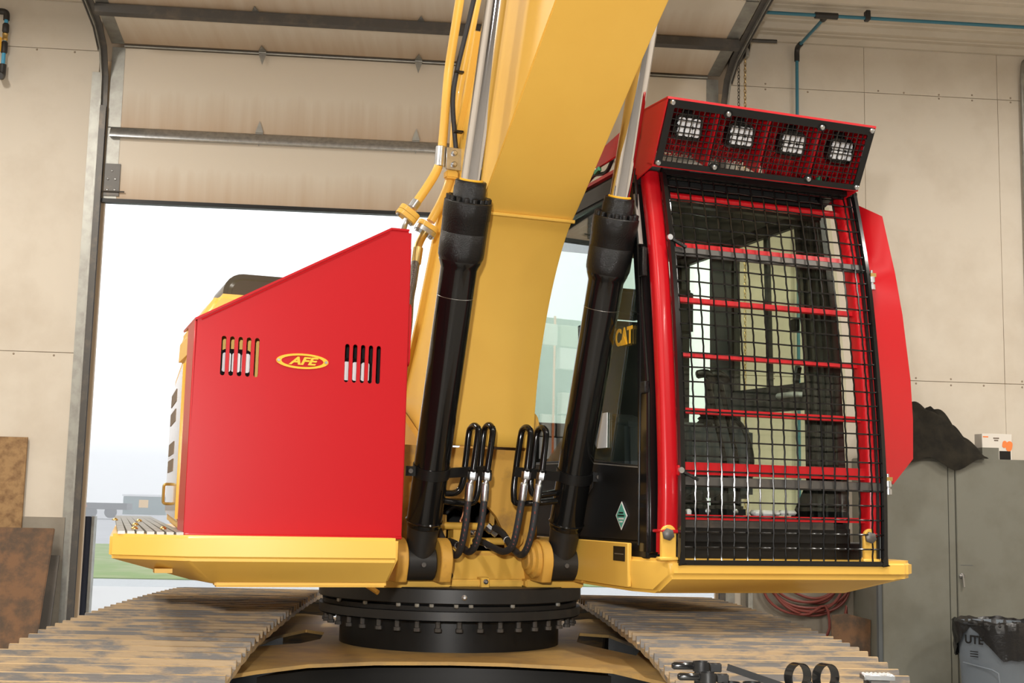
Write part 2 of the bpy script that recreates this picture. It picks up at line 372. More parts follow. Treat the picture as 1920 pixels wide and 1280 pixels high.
# tracks: up the wall, round the curve, back under the ceiling
tp = [(-.055, .02), (-.055, 4.75), (-.08, 5.0), (-.20, 5.21), (-.42, 5.325), (-.75, 5.385), (-1.3, 5.47), (-2.4, 5.60)]
tp = [tuple(v)[:2] for v in [Vector((p[0], p[1], 0)) for p in tp]]
def band(path, w):
    L, Rr = [], []
    for i, p in enumerate(path):
        a = Vector(path[max(i-1, 0)]); c_ = Vector(path[min(i+1, len(path)-1)]); d = (c_-a).normalized(); n = Vector((-d.y, d.x))
        L.append(tuple(Vector(p)+n*w/2)); Rr.append(tuple(Vector(p)-n*w/2))
    return L+Rr[::-1]
def bandmesh(path, w, x0, x1):
    bb = B(); pl = band(path, w); n = len(path); L = pl[:n]; Q = pl[n:][::-1]
    vv = [[bb.bm.verts.new((x, *p)) for p in (L[i], Q[i])] for x in (x0, x1) for i in range(n)]
    A, C_ = vv[:n], vv[n:]
    for i in range(n-1):
        bb.face([A[i][0], A[i+1][0], A[i+1][1], A[i][1]]); bb.face([C_[i][0], C_[i+1][0], C_[i+1][1], C_[i][1]])
        bb.face([A[i][0], A[i+1][0], C_[i+1][0], C_[i][0]]); bb.face([A[i][1], A[i+1][1], C_[i+1][1], C_[i][1]])
    bb.face([A[0][0], A[0][1], C_[0][1], C_[0][0]]); bb.face([A[-1][0], A[-1][1], C_[-1][1], C_[-1][0]]); return bb
for sx in (-1, 1):
    e = D0-.012 if sx < 0 else D1+.012
    X = lambda a, c_: (e+sx*a, e+sx*c_) if sx > 0 else (e+sx*c_, e+sx*a)
    t = part('door_track', bandmesh(tp, .070, *X(.045, .058)), 'galv', door, 'galvanised steel door track', fr=FW)
    part('track_lip', bandmesh([(p[0]-.032, p[1]) for p in tp[:2]], .006, *X(.0, .050)), 'dark_steel', t, fr=FW)
    part('track_lip', bandmesh(tp, .012, *X(.0, .045)), 'dark_steel', t, fr=FW)
    part('track_angle', B().box(*X(.058, .066), -.085, -.012, .02, 5.05).box(*X(.066, .145), -.022, -.012, .02, 5.05), 'galv', t, fr=FW)
    part('track_angle', bandmesh([(p[0], p[1]+.0) for p in tp[3:]], .10, *X(.060, .066)), 'dark_steel', t, fr=FW)
# shaft end, gearbox and hand chain at the right of the door
op = thing('chain_hoist', 'dark shaft and sprocket bracket of the door with hanging hand chain', 'hoist', (1.90, -.12, 5.36), FW)
part('shaft', B().tube([(1.60, -.25, 5.555), (2.20, -.25, 5.562)], .016, 10), 'dark_steel', op, fr=FW)
part('bracket', B().box(1.835, 1.90, -.27, -.016, 5.37, 5.60).bevel(.004, 1), 'dark_steel', op, fr=FW)
part('sprocket', B().lathe([(.02, -.03), (.07, -.02), (.055, 0), (.07, .02), (.02, .03)], (1.93, -.25, 5.50), (1, 0, 0), 18), 'dark_steel', op, fr=FW)
part('guide', B().box(1.915, 1.945, -.30, -.20, 5.40, 5.52).bevel(.004, 1), 'galv', op, fr=FW)
for cx, cm in ((1.875, 'dark_steel'), (1.930, 'brass')):
    bb = B(); z = 5.42; k = 0
    while z > 1.2:
        rot = Matrix.Translation((cx, -.22, z)) @ Matrix.Rotation(R(90*(k % 2)+20), 4, 'Z')
        pts = [rot @ Vector((math.cos(a)*.010, 0, math.sin(a)*.019)) for a in [2*math.pi*j/8 for j in range(8)]]
        bb.tube(pts, .0032, 5, closed=True); z -= .030; k += 1
    part('chain', bb, cm, op, fr=FW, kind='stuff')

# ------------------------------------------------------------------ air lines
ap = thing('air_pipe', 'blue compressed air pipe dropping from the ceiling down the wall', 'pipe', (2.44, -.05, 1.0), FW)
part('pipe_run', B().tube([(1.95, -.78, 5.60), (7.4, -.80, 5.60)], .0145, 12), 'blue_pipe', ap, fr=FW)
part('branch', B().tube([(2.455, -.78, 5.60), (2.44, -.06, 5.59)], .0145, 12), 'blue_pipe', ap, fr=FW)
part('drop', B().tube([(2.44, -.055, 5.60), (2.44, -.055, 1.0)], .0145, 12), 'blue_pipe', ap, fr=FW)
part('tee', B().tube([(2.36, -.78, 5.60), (2.55, -.78, 5.60)], .027, 12).tube([(2.455, -.78, 5.60), (2.453, -.70, 5.60)], .026, 12), 'dark_fitting', ap, fr=FW)
part('elbow', B().tube(fillet([(2.441, -.16, 5.59), (2.44, -.055, 5.59), (2.44, -.055, 5.47)], .05), .023, 12), 'dark_fitting', ap, fr=FW)
for x in (2.80, 4.6): part('pipe_clip', B().box(x-.02, x+.02, -.815, -.755, 5.575, 5.66).bevel(.006, 1), 'dark_fitting', ap, fr=FW)
af = thing('air_drop', 'blue air line with black elbows and yellow-handled brass valve', 'pipe', (-4.262, -.06, 4.93), FW)
part('pipe', B().tube([(-4.50, -.06, 5.515), (-4.30, -.06, 5.512)], .014, 10).tube([(-4.262, -.06, 5.46), (-4.262, -.06, 5.0)], .016, 12), 'blue_pipe_light', af, fr=FW)
part('elbow', B().tube(fillet([(-4.34, -.06, 5.512), (-4.262, -.06, 5.512), (-4.262, -.06, 5.44)], .05), .026, 12), 'dark_fitting', af, fr=FW)
part('coupling', B().lathe([(.020, 0), (.027, .01), (.027, .07), (.020, .08)], (-4.262, -.06, 5.33), (0, 0, 1), 14), 'dark_fitting', af, fr=FW)
part('valve_body', B().lathe([(.018, 0), (.026, .015), (.020, .035), (.026, .06), (.018, .07)], (-4.262, -.06, 5.26), (0, 0, 1), 8), 'brass', af, fr=FW)
part('valve_handle', B().box(-4.305, -4.275, -.105, -.09, 5.15, 5.28).bevel(.006, 2), 'tag_yellow', af, fr=FW)
part('coupling', B().lathe([(.020, 0), (.027, .01), (.027, .09), (.020, .10)], (-4.262, -.06, 5.155), (0, 0, 1), 14), 'dark_fitting', af, fr=FW)
part('elbow', B().tube(fillet([(-4.262, -.06, 5.06), (-4.262, -.06, 4.95), (-4.25, -.16, 4.93)], .05), .028, 12), 'dark_fitting', af, fr=FW)
top('conduit', B().tube(fillet([(4.60, -.04, 5.60), (4.515, -.04, 5.60), (4.495, -.04, 5.45), (4.495, -.04, .3)], .12), .017, 12), 'galv', 'grey metal electrical conduit running down the right wall sheets', 'conduit', FW)

# ------------------------------------------------------------------ ceiling lamps behind and above the photographer
def lamp(x, y, n):
    t = thing('ceiling_light', 'long white ceiling light fixture hung under the metal roof', 'light', (x, y, ZC-.15), FW, group='shop ceiling lights')
    part('housing', B().prism([(-.16, 0), (-.10, .09), (.10, .09), (.16, 0)], 'xz', -.62, .62).xf(Matrix.Translation((x, y, ZC-.13))), 'white', t, fr=FW)
    part('tube', B().tube([(x-.06, y-.6, ZC-.125), (x-.06, y+.6, ZC-.125)], .013, 8), 'lamp_glow', t, fr=FW)
    part('tube', B().tube([(x+.06, y-.6, ZC-.125), (x+.06, y+.6, ZC-.125)], .013, 8), 'lamp_glow', t, fr=FW)
    L = bpy.data.lights.new('ceiling_light_glow', 'AREA'); L.shape = 'RECTANGLE'; L.size = .3; L.size_y = 1.2; L.energy = LAMP_W; L.color = (1, .945, .86)
    o = bpy.data.objects.new('light_glow', L); COL.objects.link(o); o.parent = t; o.matrix_basis = Matrix.Translation((0, 0, -.02))
for i, (x, y) in enumerate(((-4.6, -3.2), (-4.6, -7.5), (-4.6, -12), (.2, -7.2), (.2, -11.5), (5.0, -3.4), (5.0, -7.5), (5.0, -12))): lamp(x, y, i)

# ------------------------------------------------------------------ things along the back wall
cb = thing('storage_cabinet', 'grey-green steel storage cabinet with two scuffed doors against the wall', 'cabinet', (3.52, -.32, 0), FW)
CX0, CX1, CZ = 2.905, 4.19, 2.02
part('body', B().box(CX0, CX1, -.585, -.02, .03, CZ).bevel(.006, 2), 'cabinet_grey', cb, fr=FW)
part('side_edge', B().box(CX0-.003, CX0+.035, -.592, -.55, .03, CZ), 'cabinet_edge', cb, fr=FW)
part('door', B().box(CX0+.03, 3.485, -.604, -.585, .08, CZ-.03).bevel(.004, 2), 'cabinet_grey', cb, fr=FW)
d2 = part('door', B().box(3.552, CX1-.03, -.604, -.585, .08, CZ-.03).bevel(.004, 2), 'cabinet_grey', cb, fr=FW)
part('centre_strip', B().box(3.492, 3.545, -.598, -.585, .08, CZ-.03).bevel(.003, 1), 'cabinet_grey', cb, fr=FW)
part('lock_handle', B().lathe([(.022, 0), (.022, .01), (.012, .02)], (3.585, -.604, 1.085), (0, -1, 0), 16).bar((3.587, -.625, 1.085), (3.594, -.625, 1.00), .012, .010, (0, 1, 0)).lathe([(.008, 0), (.008, .03)], (3.585, -.604, 1.085), (0, -1, 0), 10), 'steel', d2, fr=FW, label='chrome lock with keys')
part('slot_mark', B().box(3.58, 3.68, -.6055, -.604, 1.168, 1.172), 'cabinet_edge', d2, fr=FW)
# dark jacket heaped on the cabinet
bj = B(); NU, NV = 60, 24
random.seed(3)
JX0, JX1 = 2.93, 3.815
def jr(u, v):
    x = JX0+(JX1-JX0)*u
    H = .20+.22*min(1, u/.30) if u < .30 else .42-.03*(u-.30)/.30 if u < .60 else .39*max(0, (1-u)/.40)**.75+.015
    sv = math.sin(math.pi*min(.99, max(.01, v)))**.45
    fold = .05*(abs(math.sin(4.6*u*math.pi+3.2*v))-.6)+.045*(abs(math.sin(9*u-7*v+1))-.6)+.02*math.sin(31*u+15*v)
    yy = -.640+.42*v-.018*math.sin(14*u)*(1-v)
    z = CZ+.004+max(0, (H+fold*min(1, H*4))*sv)
    if v < .14:
        k = (.14-v)/.14; yy = -.625-.02*math.sin(9*u)**2-.012*k
        z = CZ+.02-k*(.02+.10*max(0, math.sin((u-.40)*6.0))**2*(.4 < u < .95)+.05*max(0, math.sin(u*8.))*(u < .4))
    return (x+.025*math.sin(6*v+3*u), yy, z)
g = [[bj.bm.verts.new(jr(i/NU, j/NV)) for j in range(NV+1)] for i in range(NU+1)]
for i in range(NU):
    for j in range(NV): bj.face([g[i][j], g[i+1][j], g[i+1][j+1], g[i][j+1]])
bot = [bj.bm.verts.new((JX0+(JX1-JX0)*i/NU, -.60, CZ+.001)) for i in range(NU+1)]; bb_ = [bj.bm.verts.new((JX0+(JX1-JX0)*i/NU, -.27, CZ+.001)) for i in range(NU+1)]
for i in range(NU): bj.face([bot[i], bb_[i], bb_[i+1], bot[i+1]])
jk = top('jacket', bj, 'cloth_dark', 'crumpled dark jacket heaped on top of the grey cabinet', 'clothing', FW, smooth=60)
ss = jk.modifiers.new('s', 'SUBSURF'); ss.levels = 1; ss.render_levels = 1
eb = thing('earplug_box', 'white and grey cardboard box with orange earplug pictures on the cabinet', 'box', (3.97, -.40, CZ), FW)
part('carton', B().box(3.845, 4.10, -.47, -.33, CZ, CZ+.215).bevel(.003, 1), 'cardboard_white', eb, fr=FW)
part('grey_band', B().box(3.844, 3.985, -.4715, -.329, CZ+.005, CZ+.10), 'cabinet_grey', eb, fr=FW)
part('photo_print', B().box(3.99, 4.085, -.4715, -.4690, CZ+.004, CZ+.075), 'black_satin', eb, fr=FW)
for ex, ez, rr, hh in ((4.035, .13, .018, .06), (4.075, .115, .026, .085)):
    part('earplug_print', B().mesh(plate2d([capsule(0, -hh/2, hh/2, rr*2)], .002), on_front(ex, -.4715, CZ+ez) @ Matrix.Rotation(R(-12), 4, 'Z')), 'orange', eb, fr=FW)
for k, (ex, ez, w) in enumerate(((3.875, .188, .045), (3.965, .178, .05), (3.965, .16, .035))): part('print_line', B().box(ex-w/2, ex+w/2, -.4712, -.4698, CZ+ez-.005, CZ+ez+.005), 'orange' if k == 0 else 'stripe_grey', eb, fr=FW)
# trash bin with liner
bx, by = 3.585, -1.19
bn = thing('trash_bin', 'round grey plastic trash bin with black liner folded over its rim', 'bin', (bx, by, 0), FW)
part('bucket', B().lathe([(.235, 0), (.24, .02), (.285, .70), (.295, .72), (.295, .76), (.285, .765), (.275, .70), (.23, .03)], (bx, by, .01), (0, 0, 1), 40), 'grey_plastic', bn, fr=FW)
part('rim', B().tube([(bx+.302*math.cos(a), by+.302*math.sin(a), .765) for a in [2*math.pi*k/40 for k in range(40)]], .014, 8, closed=True), 'black_satin', bn, fr=FW)
def liner():
    bb = B(); N = 96; rows_ = []
    prof = [(.262, .66), (.285, .77), (.300, .795), (.318, .78), (.316, .70), (.312, .60), (.306, .52)]
    for j, (r_, z_) in enumerate(prof):
        ring = []
        for k in range(N):
            a = 2*math.pi*k/N; ph = (a-R(250))
            # the liner is pulled up over the front left panel of the bin
            cut = max(0, 1-abs(((math.degrees(a)-206+180) % 360)-180)/46)
            zz = z_ + (cut*(.775-z_)*.92 if j >= 4 else 0) + (.006*math.sin(7*a)+.004*math.sin(17*a+j))
            rr = r_+.006*math.sin(23*a+2*j)+.004*math.sin(41*a-j) + (-.004 if j >= 4 else 0)
            ring.append(bb.bm.verts.new((bx+rr*math.cos(a), by+rr*math.sin(a), zz)))
        rows_.append(ring)
    for j in range(len(rows_)-1):
        for k in range(N): bb.face([rows_[j][k], rows_[j][(k+1) % N], rows_[j+1][(k+1) % N], rows_[j+1][k]])
    return bb
part('liner', liner(), 'bin_liner', bn, 'shiny black plastic liner', fr=FW, smooth=50)
a0 = R(211)
rl = .296
Mt = Matrix.Translation((bx+rl*math.cos(a0), by+rl*math.sin(a0), .655)) @ Matrix.Rotation(a0+R(90), 4, 'Z') @ on_front()
part('lettering', B().mesh(text2d('UTE', .085, .004, bold=.002), Mt @ Matrix.Translation((.0, .0, .0))), 'black_satin', bn, 'raised black letters', fr=FW)
for k in range(3): part('lettering_line', B().box(-.032, .032, -.003, .003, -.085-k*.018, -.079-k*.018).xf(Mt @ on_front().inverted()), 'black_satin', bn, fr=FW)
part('panel_groove', B().tube([Mt @ Vector((x, y, -.012+.02*abs(x))) for x, y in ((-.10, -.17), (.06, -.19), (.14, -.20), (.19, -.22), (.20, -.30), (.20, -.5))], .006, 6), 'grey_plastic', bn, fr=FW)
# red air hose coiled on the wall
pts = []
for k in range(7*20+1):
    a = 2*math.pi*k/20; lp = k/20
    rr = .22+.018*lp+.012*math.sin(3.1*lp*6); pts.append((2.50+rr*1.12*math.sin(a)+.01*math.sin(lp*9), -.06-.012*(lp % 4)-.02*abs(math.sin(a*.5)), 1.06-rr*1.05*math.cos(a)-.05*math.sin(lp*5)*(math.cos(a) > 0)))
pts += [(2.63, -.13, .80), (2.66, -.14, .62), (2.60, -.15, .50), (2.75, -.16, .55), (2.80, -.15, .80), (2.78, -.15, .55), (2.70, -.15, .38), (2.73, -.2, .16), (2.85, -.25, .015)]
top('air_hose', B().tube(smooth_path(pts, 3), .0115, 8), 'hose_red', 'dark red air hose coiled on a wall hook beside the cabinet', 'hose', FW)
top('hose_hook', B().box(2.475, 2.53, -.16, -.028, 1.27, 1.30).box(2.475, 2.53, -.17, -.155, 1.27, 1.36).bevel(.004, 1), 'galv', 'bent steel hook carrying the coiled red hose', 'hook', FW)
top('scrap_board', B().prism([(-.02, 0), (.30, 0), (.30, .72), (.10, .765), (-.02, .75)], 'xz', -.02, 0).xf(Matrix.Translation((2.60, -.36, .0)) @ Matrix.Rotation(R(4), 4, 'X')), 'rusty_board', 'short stained plywood board leaning beside the grey cabinet', 'board', FW)
top('scrap_board', B().prism([(0, 0), (.23, 0), (.22, .44), (0, .50)], 'xz', -.02, 0).xf(Matrix.Translation((2.65, -.43, .0)) @ Matrix.Rotation(R(4), 4, 'X')), 'grey_board', 'low dark plywood offcut leaning in front of another board', 'board', FW)
top('steel_post', B().box(1.985, 2.025, -.12, -.04, .0, 1.0).bevel(.004, 1), 'galv', 'thin bright steel strip standing on the floor beside the hose', 'post', FW)
# boards at the left
top('osb_sheet', B().prism([(-.03, .60), (-.055, .60), (-.055, 2.01), (-.03, 2.01)], 'yz', -4.9, -3.857).xf(Matrix.Identity(4)), 'osb', 'strand board sheet standing against the white wall', 'board', FW)
bo = top('plywood_sheet', B().prism([(-.62, .0), (-.64, .0), (-.15, 1.30), (-.13, 1.30)], 'yz', -4.9, -3.575).bevel(.006, 2), 'rusty_board', 'rust-brown stained plywood sheet leaning on the wall', 'board', FW)
top('dark_board', B().prism([(-.40, .0), (-.42, .0), (-.105, 1.09), (-.085, 1.09)], 'yz', -4.0, -3.535).bevel(.003, 1), 'grey_board', 'dark grey narrow board behind the brown plywood sheet', 'board', FW)
top('skid', B().box(-4.8, -3.90, -.060, -.031, .0, .60), 'osb', 'lower strand board offcut under the strand board sheet', 'board', FW)

# ================================================================== outside
gp = [(0.3, -.06), (12, -.05), (13.5, .0), (33, .15), (34, .05), (70, .35), (150, .9)]
def strip(name, y0, y1, z0, z1, m_, label, x0=-90, x1=70, cat='ground'):
    bb = B(); n = 24
    a = [[bb.bm.verts.new((x0+(x1-x0)*i/n, y, z)) for i in range(n+1)] for y, z in ((y0, z0), (y1, z1), (y1, z1-.4), (y0, z0-.4))]
    for r_ in range(4):
        for i in range(n): bb.face([a[r_][i], a[r_][i+1], a[(r_+1) % 4][i+1], a[(r_+1) % 4][i]])
    return top(name, bb, m_, label, None, FW, kind='structure')
strip('ground_gravel', .34, 13.4, -.03, .0, 'gravel', 'pale gravel yard outside the open door')
strip('ground_pond', 13.4, 16.0, -.01, -.01, 'pond', 'dark wet ditch beyond the gravel yard')
strip('ground_grass', 16.0, 33.5, .0, .10, 'grass', 'bright green lawn outside the open door')
strip('ground_road', 33.5, 160, .10, .9, 'asphalt', 'pale grey road and yard beyond the lawn')
bl = thing('bollard', 'dark blue steel bollard just outside the door opening', 'bollard', (-3.585, 1.0, -.05), FW)
part('post', B().box(-3.65, -3.545, .95, 1.05, -.1, 1.385).bevel(.006, 2), MATS.get('navy') or mat('navy', (.012, .017, .035), .4), bl, fr=FW)
part('edge_strip', B().box(-3.545, -3.515, .96, 1.05, -.1, 1.39).bevel(.004, 1), 'galv', bl, fr=FW)
top('white_block', B().box(-7.25, -6.05, 11.4, 11.9, -.05, .38).bevel(.02, 2), 'white', 'white concrete barrier block on the gravel yard', 'barrier', FW)
tf = thing('transformer_cabinet', 'green electrical transformer cabinet with yellow warning sticker across the road', 'cabinet', (-19.6, 92.4, .6), FW)
part('body', B().box(-21.2, -18.0, 91.6, 93.2, .3, 1.85).bevel(.03, 2), 'trans_green', tf, fr=FW)
part('lid', B().box(-21.3, -17.9, 91.5, 93.3, 1.85, 2.02).bevel(.04, 2), 'white', tf, fr=FW)
part('sticker', B().box(-20.0, -19.3, 91.55, 91.6, 1.0, 1.6), 'tag_yellow', tf, fr=FW)
tr = thing('flatbed_trailer', 'dark flatbed trailer with red marker lights parked in the fog', 'trailer', (-20.5, 72.5, .4), FW)
part('deck', B().box(-25, -17, 71.6, 73.4, .95, 1.35).bevel(.02, 1), 'dark_fitting', tr, fr=FW)
for x in (-24, -22.6, -19.2, -18): part('wheel', B().lathe([(.2, -.15), (.36, -.14), (.36, .14), (.2, .15)], (x, 71.8, .78), (0, 1, 0), 18), 'rubber', tr, fr=FW)
for x in (-20.2, -19.7): part('marker_light', B().box(x, x+.3, 71.55, 71.6, 1.08, 1.2), 'red', tr, fr=FW)

# unseen stack of pale block ends outside, added for the side window's reflection
ls = thing('reflection_stack', 'unseen stack of pale lumber blocks added outside for the side window reflection', 'lumber', (-6.0, 4.6, -.03), FW)
part('dark_core', B().box(-7.4, -4.62, 4.06, 5.2, -.05, 3.95), 'dark_fitting', ls, fr=FW)
BE = [B().box(-w/2, w/2, -.06, .06, -.135, .135).bevel(.008, 1).data('block_end', mm, 0) for w, mm in ((.26, 'crate_pale'), (.20, 'wall_paint'), (.26, 'cardboard_white'))]
for i in range(10):
    for j in range(13):
        if random.random() < .30 or (j > 9 and random.random() < .5): continue
        part('block_end', random.choice(BE), None, ls, fr=FW @ Matrix.Translation((-7.25+.275*i, 4.03+random.uniform(-.02, .02), .30+.285*j)))
for x in (-6.7, -5.4): part('strap', B().box(x, x+.03, 3.96, 3.965, -.05, 3.96), 'orange', ls, fr=FW)
# fog lying over the fields
bf = B().box(-80, 60, 6.0, 150, -.5, 7)
fog = top('fog', bf, 'white', 'thin white morning fog over the fields', None, FW, kind='stuff')
fm = bpy.data.materials.new('fog'); fm.use_nodes = True; nt = fm.node_tree; nt.nodes.clear()
o_ = nt.nodes.new('ShaderNodeOutputMaterial'); vs = nt.nodes.new('ShaderNodeVolumeScatter'); vs.inputs['Density'].default_value = .010; vs.inputs['Color'].default_value = (.98, .985, 1, 1)
nt.links.new(vs.outputs[0], o_.inputs['Volume']); fog.data.materials.clear(); fog.data.materials.append(fm)
# ================================================================== the excavator
EX = thing('excavator', 'yellow tracked excavator with red guards, black boom cylinders and caged cab', 'excavator', (-.12, -.38, 0), FU)
def loft(rings):
    bb = B(); V = [[bb.bm.verts.new(p) for p in r_] for r_ in rings]; n = len(rings[0])
    for i in range(len(V)-1):
        for k in range(n): bb.face([V[i][k], V[i][(k+1) % n], V[i+1][(k+1) % n], V[i+1][k]])
    bb.face(V[0][::-1]); bb.face(V[-1]); return bb
def ring(pl, z): return [(p[0], p[1], z) for p in pl]
def lerp_prof(P, z):
    for (y0, z0), (y1, z1) in zip(P, P[1:]):
        if z <= z1 or (y1, z1) == P[-1]: return y0+(y1-y0)*(z-z0)/(z1-z0)

# ---- undercarriage (FT frame) -----------------------------------------------------
XI, SW = .727, .82           # inner shoe edge, shoe width
def shoe_mesh():
    p = [(-.107, -.004), (-.107, .010), (-.101, .038), (-.088, .038), (-.080, .012), (-.006, .010), (.002, .038), (.015, .038), (.023, .012), (.096, .010), (.103, .004), (.103, -.006), (.0, -.010)]
    bb = B().prism(p, 'yz', 0, SW); me = bb.data('track_shoe', 'track_steel', 0); me.materials.append(MATS['track_mud'])
    for f in me.polygons:
        if f.center.z > .034 or abs(f.normal.x) > .9: f.material_index = 1
    return me
SHOE = shoe_mesh()
ctrl = [(-2.05, .92-.01), (-1.75, .955), (-1.2, 1.0), (-.5, 1.015), (.3, 1.02), (1.0, 1.015), (1.6, 1.0), (2.0, .955), (2.25, .84), (2.42, .62), (2.44, .45), (2.36, .24), (2.2, .10), (1.9, .05), (0, .05), (-1.9, .05), (-2.2, .09), (-2.42, .24), (-2.52, .46), (-2.46, .66), (-2.30, .83)]
cl = smooth_path([(0, *p) for p in ctrl+[ctrl[0]]], 14)
cum = [0]
for a, c_ in zip(cl, cl[1:]): cum.append(cum[-1]+(c_-a).length)
NS = round(cum[-1]/.212); pitch = cum[-1]/NS
def at_len(s_):
    s_ %= cum[-1]
    for i in range(len(cum)-1):
        if cum[i+1] >= s_:
            t = (s_-cum[i])/(cum[i+1]-cum[i]); return cl[i].lerp(cl[i+1], t), (cl[i+1]-cl[i]).normalized()
for sx in (-1, 1):
    x0 = -XI-SW if sx < 0 else XI
    tk = part('crawler_track', B().box(x0+.28, x0+.54, -2.0, 2.0, .22, .72).bevel(.06, 2), 'black_dusty', EX, 'muddy triple-grouser crawler track', fr=FT)
    for k in range(NS):
        p, d = at_len(k*pitch+.03*(sx > 0))
        o = bpy.data.objects.new('track_shoe', SHOE); COL.objects.link(o); o.parent = tk
        n = Vector((0, -d.z, d.y))            # outward normal of the loop
        n = Vector((0, -d.z, d.y)); 
        M = Matrix(((1, 0, 0, x0), (0, d.y, n.y, p.y), (0, d.z, n.z, p.z), (0, 0, 0, 1)))
        o.matrix_basis = M
    for wy, wz, wr in ((-2.05, .49, .36), (2.02, .49, .34)):
        part('idler_wheel', B().lathe([(.10, -.1), (wr-.05, -.09), (wr, -.07), (wr, .07), (wr-.05, .09), (.10, .1)], (x0+SW/2, wy, wz), (1, 0, 0), 32), 'black_dusty', tk, fr=FT)
    lk = B()
    for k in range(NS):
        p, d = at_len(k*pitch); n = Vector((0, -d.z, d.y)); q = p-n*.045
        for lx in (.31, .47): lk.bar(Vector((x0+lx, q.y, q.z))-d*.10, Vector((x0+lx, q.y, q.z))+d*.10, .04, .075, n)
    part('chain_links', lk, 'black_dusty', tk, fr=FT, kind='stuff')
# car body
hl = [(-.86, -.40), (-.80, .10), (-.70, .42), (-.60, .30), (-.59, -.02), (-.66, -.22)]
out = [(-.80, -1.35), (-.72, -1.20), (-.55, -.98), (-.30, -.86), (0, -.82), (.22, -.835), (.45, -.90), (.63, -1.0), (.78, -1.35), (.95, -1.3), (.95, 1.35), (.80, 1.35), (.4, .95), (-.4, .95), (-.80, 1.35), (-.95, 1.35), (-.95, -1.3)]
hr = [(.875, -.15), (.80, -.48), (.66, -.15), (.60, .05), (.66, .50), (.80, .42)]
cbd = part('car_body', B().mesh(plate2d([out, hl, hr], .014), Matrix.Translation((0, 0, .913))).bevel(.004, 1), 'yellow_dusty', EX, 'dusty yellow car body plate', fr=FT)
part('front_plate', B().prism([(x, y+.05) for x, y in out[1:8]]+[(.55, -.6), (-.55, -.6)], 'xy', .35, .89), 'black_satin', cbd, fr=FT)
part('hole_shade_plate', B().box(-.95, .95, -.7, 1.3, .42, .45), 'black_matte', cbd, fr=FT)  # black sheet added underneath so the car body holes look dark
part('side_leg', B().box(-.95, -.90, -.7, 1.2, .45, .90), 'black_matte', cbd, fr=FT)
part('side_leg', B().box(.90, .95, -.7, 1.2, .45, .90), 'black_matte', cbd, fr=FT)
part('side_leg', B().box(-.55, .55, .55, .60, .45, .90), 'black_matte', cbd, fr=FT)
# slewing ring
sr = part('slewing_ring', B().lathe([(.60, 1.128), (.605, 1.132), (.605, 1.188), (.598, 1.195), (.3, 1.195), (.3, 1.12), (.57, 1.12), (.575, 1.128)], (0, 0, 0), (0, 0, 1), 96, cap=False).lathe([(.585, 1.098), (.588, 1.118), (.3, 1.119), (.3, 1.09)], (0, 0, 0), (0, 0, 1), 96, cap=False).lathe([(.602, 1.060), (.602, 1.096), (.3, 1.098), (.3, 1.055), (.598, 1.055)], (0, 0, 0), (0, 0, 1), 96, cap=False), 'black_dusty', EX, 'black slewing ring with hanging bolts', fr=FT)
part('pedestal', B().lathe([(.505, .90), (.505, 1.055), (.2, 1.055)], (0, 0, 0), (0, 0, 1), 96, cap=False), 'black_satin', sr, 'smooth black drum under the ring', fr=FT)
BOLT = B().lathe([(.011, .0), (.011, -.028), (.016, -.030), (.016, -.044)], (0, 0, 0), (0, 0, 1), 8).data('bolt', 'dark_steel', 30)
for k in range(40):
    a = 2*math.pi*(k+.4)/40
    o = part('bolt', BOLT, None, sr, fr=FT @ Matrix.Translation((.57*math.cos(a), .57*math.sin(a), 1.056)))
NUT = B().lathe([(.011, 0), (.011, -.012), (.007, -.016)], (0, 0, 0), (0, 0, 1), 8).data('nut', 'galv', 30)
for k, a in enumerate((215, 232, 248, 256, 262, 272, 278, 296, 322)):
    part('nut', NUT, None, sr, fr=FT @ Matrix.Translation((.594*math.cos(R(a)), .594*math.sin(R(a)), 1.128)))
part('grease_fitting', B().lathe([(.012, 0), (.012, .008), (.005, .012), (.005, .02)], (.604*math.cos(R(275)), .604*math.sin(R(275)), 1.158), (math.cos(R(275)), math.sin(R(275)), 0), 10), 'steel', sr, fr=FT)

# ---- main frame in the middle ---------------------------------------------------------
mf_ = part('main_frame', B().box(-.66, .36, -.80, .9, 1.196, 1.226).bevel(.004, 1), 'yellow_dirty', EX, 'yellow swing frame base', fr=FU)
part('base_edge', B().box(-.625, -.27, -.86, -.79, 1.192, 1.228).bevel(.006, 2), 'yellow', mf_)
part('base_edge', B().box(-.268, .068, -.845, -.79, 1.196, 1.226).bevel(.006, 2), 'yellow', mf_)
part('base_edge', B().box(.07, .345, -.865, -.79, 1.192, 1.228).bevel(.006, 2), 'yellow', mf_)
part('base_stop', B().box(-.135, -.095, -.862, -.80, 1.188, 1.236).bevel(.004, 1), 'yellow', mf_)
part('bolt', B().lathe([(.011, 0), (.011, .008), (.006, .012)], (-.115, -.862, 1.218), (0, -1, 0), 10), 'steel', mf_)
part('drain_tube', B().tube([(-.64, -.84, 1.205), (-.60, -.90, 1.175)], .011, 8), 'yellow_dirty', mf_)
# sloped front plate
part('front_slope', B().prism([(-.80, 1.225), (-.785, 1.225), (-.725, 1.345), (-.74, 1.345)], 'yz', -.335, .105), 'yellow', mf_)
part('drain_hole', B().lathe([(.020, 0), (.018, .003)], (-.262, -.796, 1.242), (0, -1, .4), 16), 'black_matte', mf_)
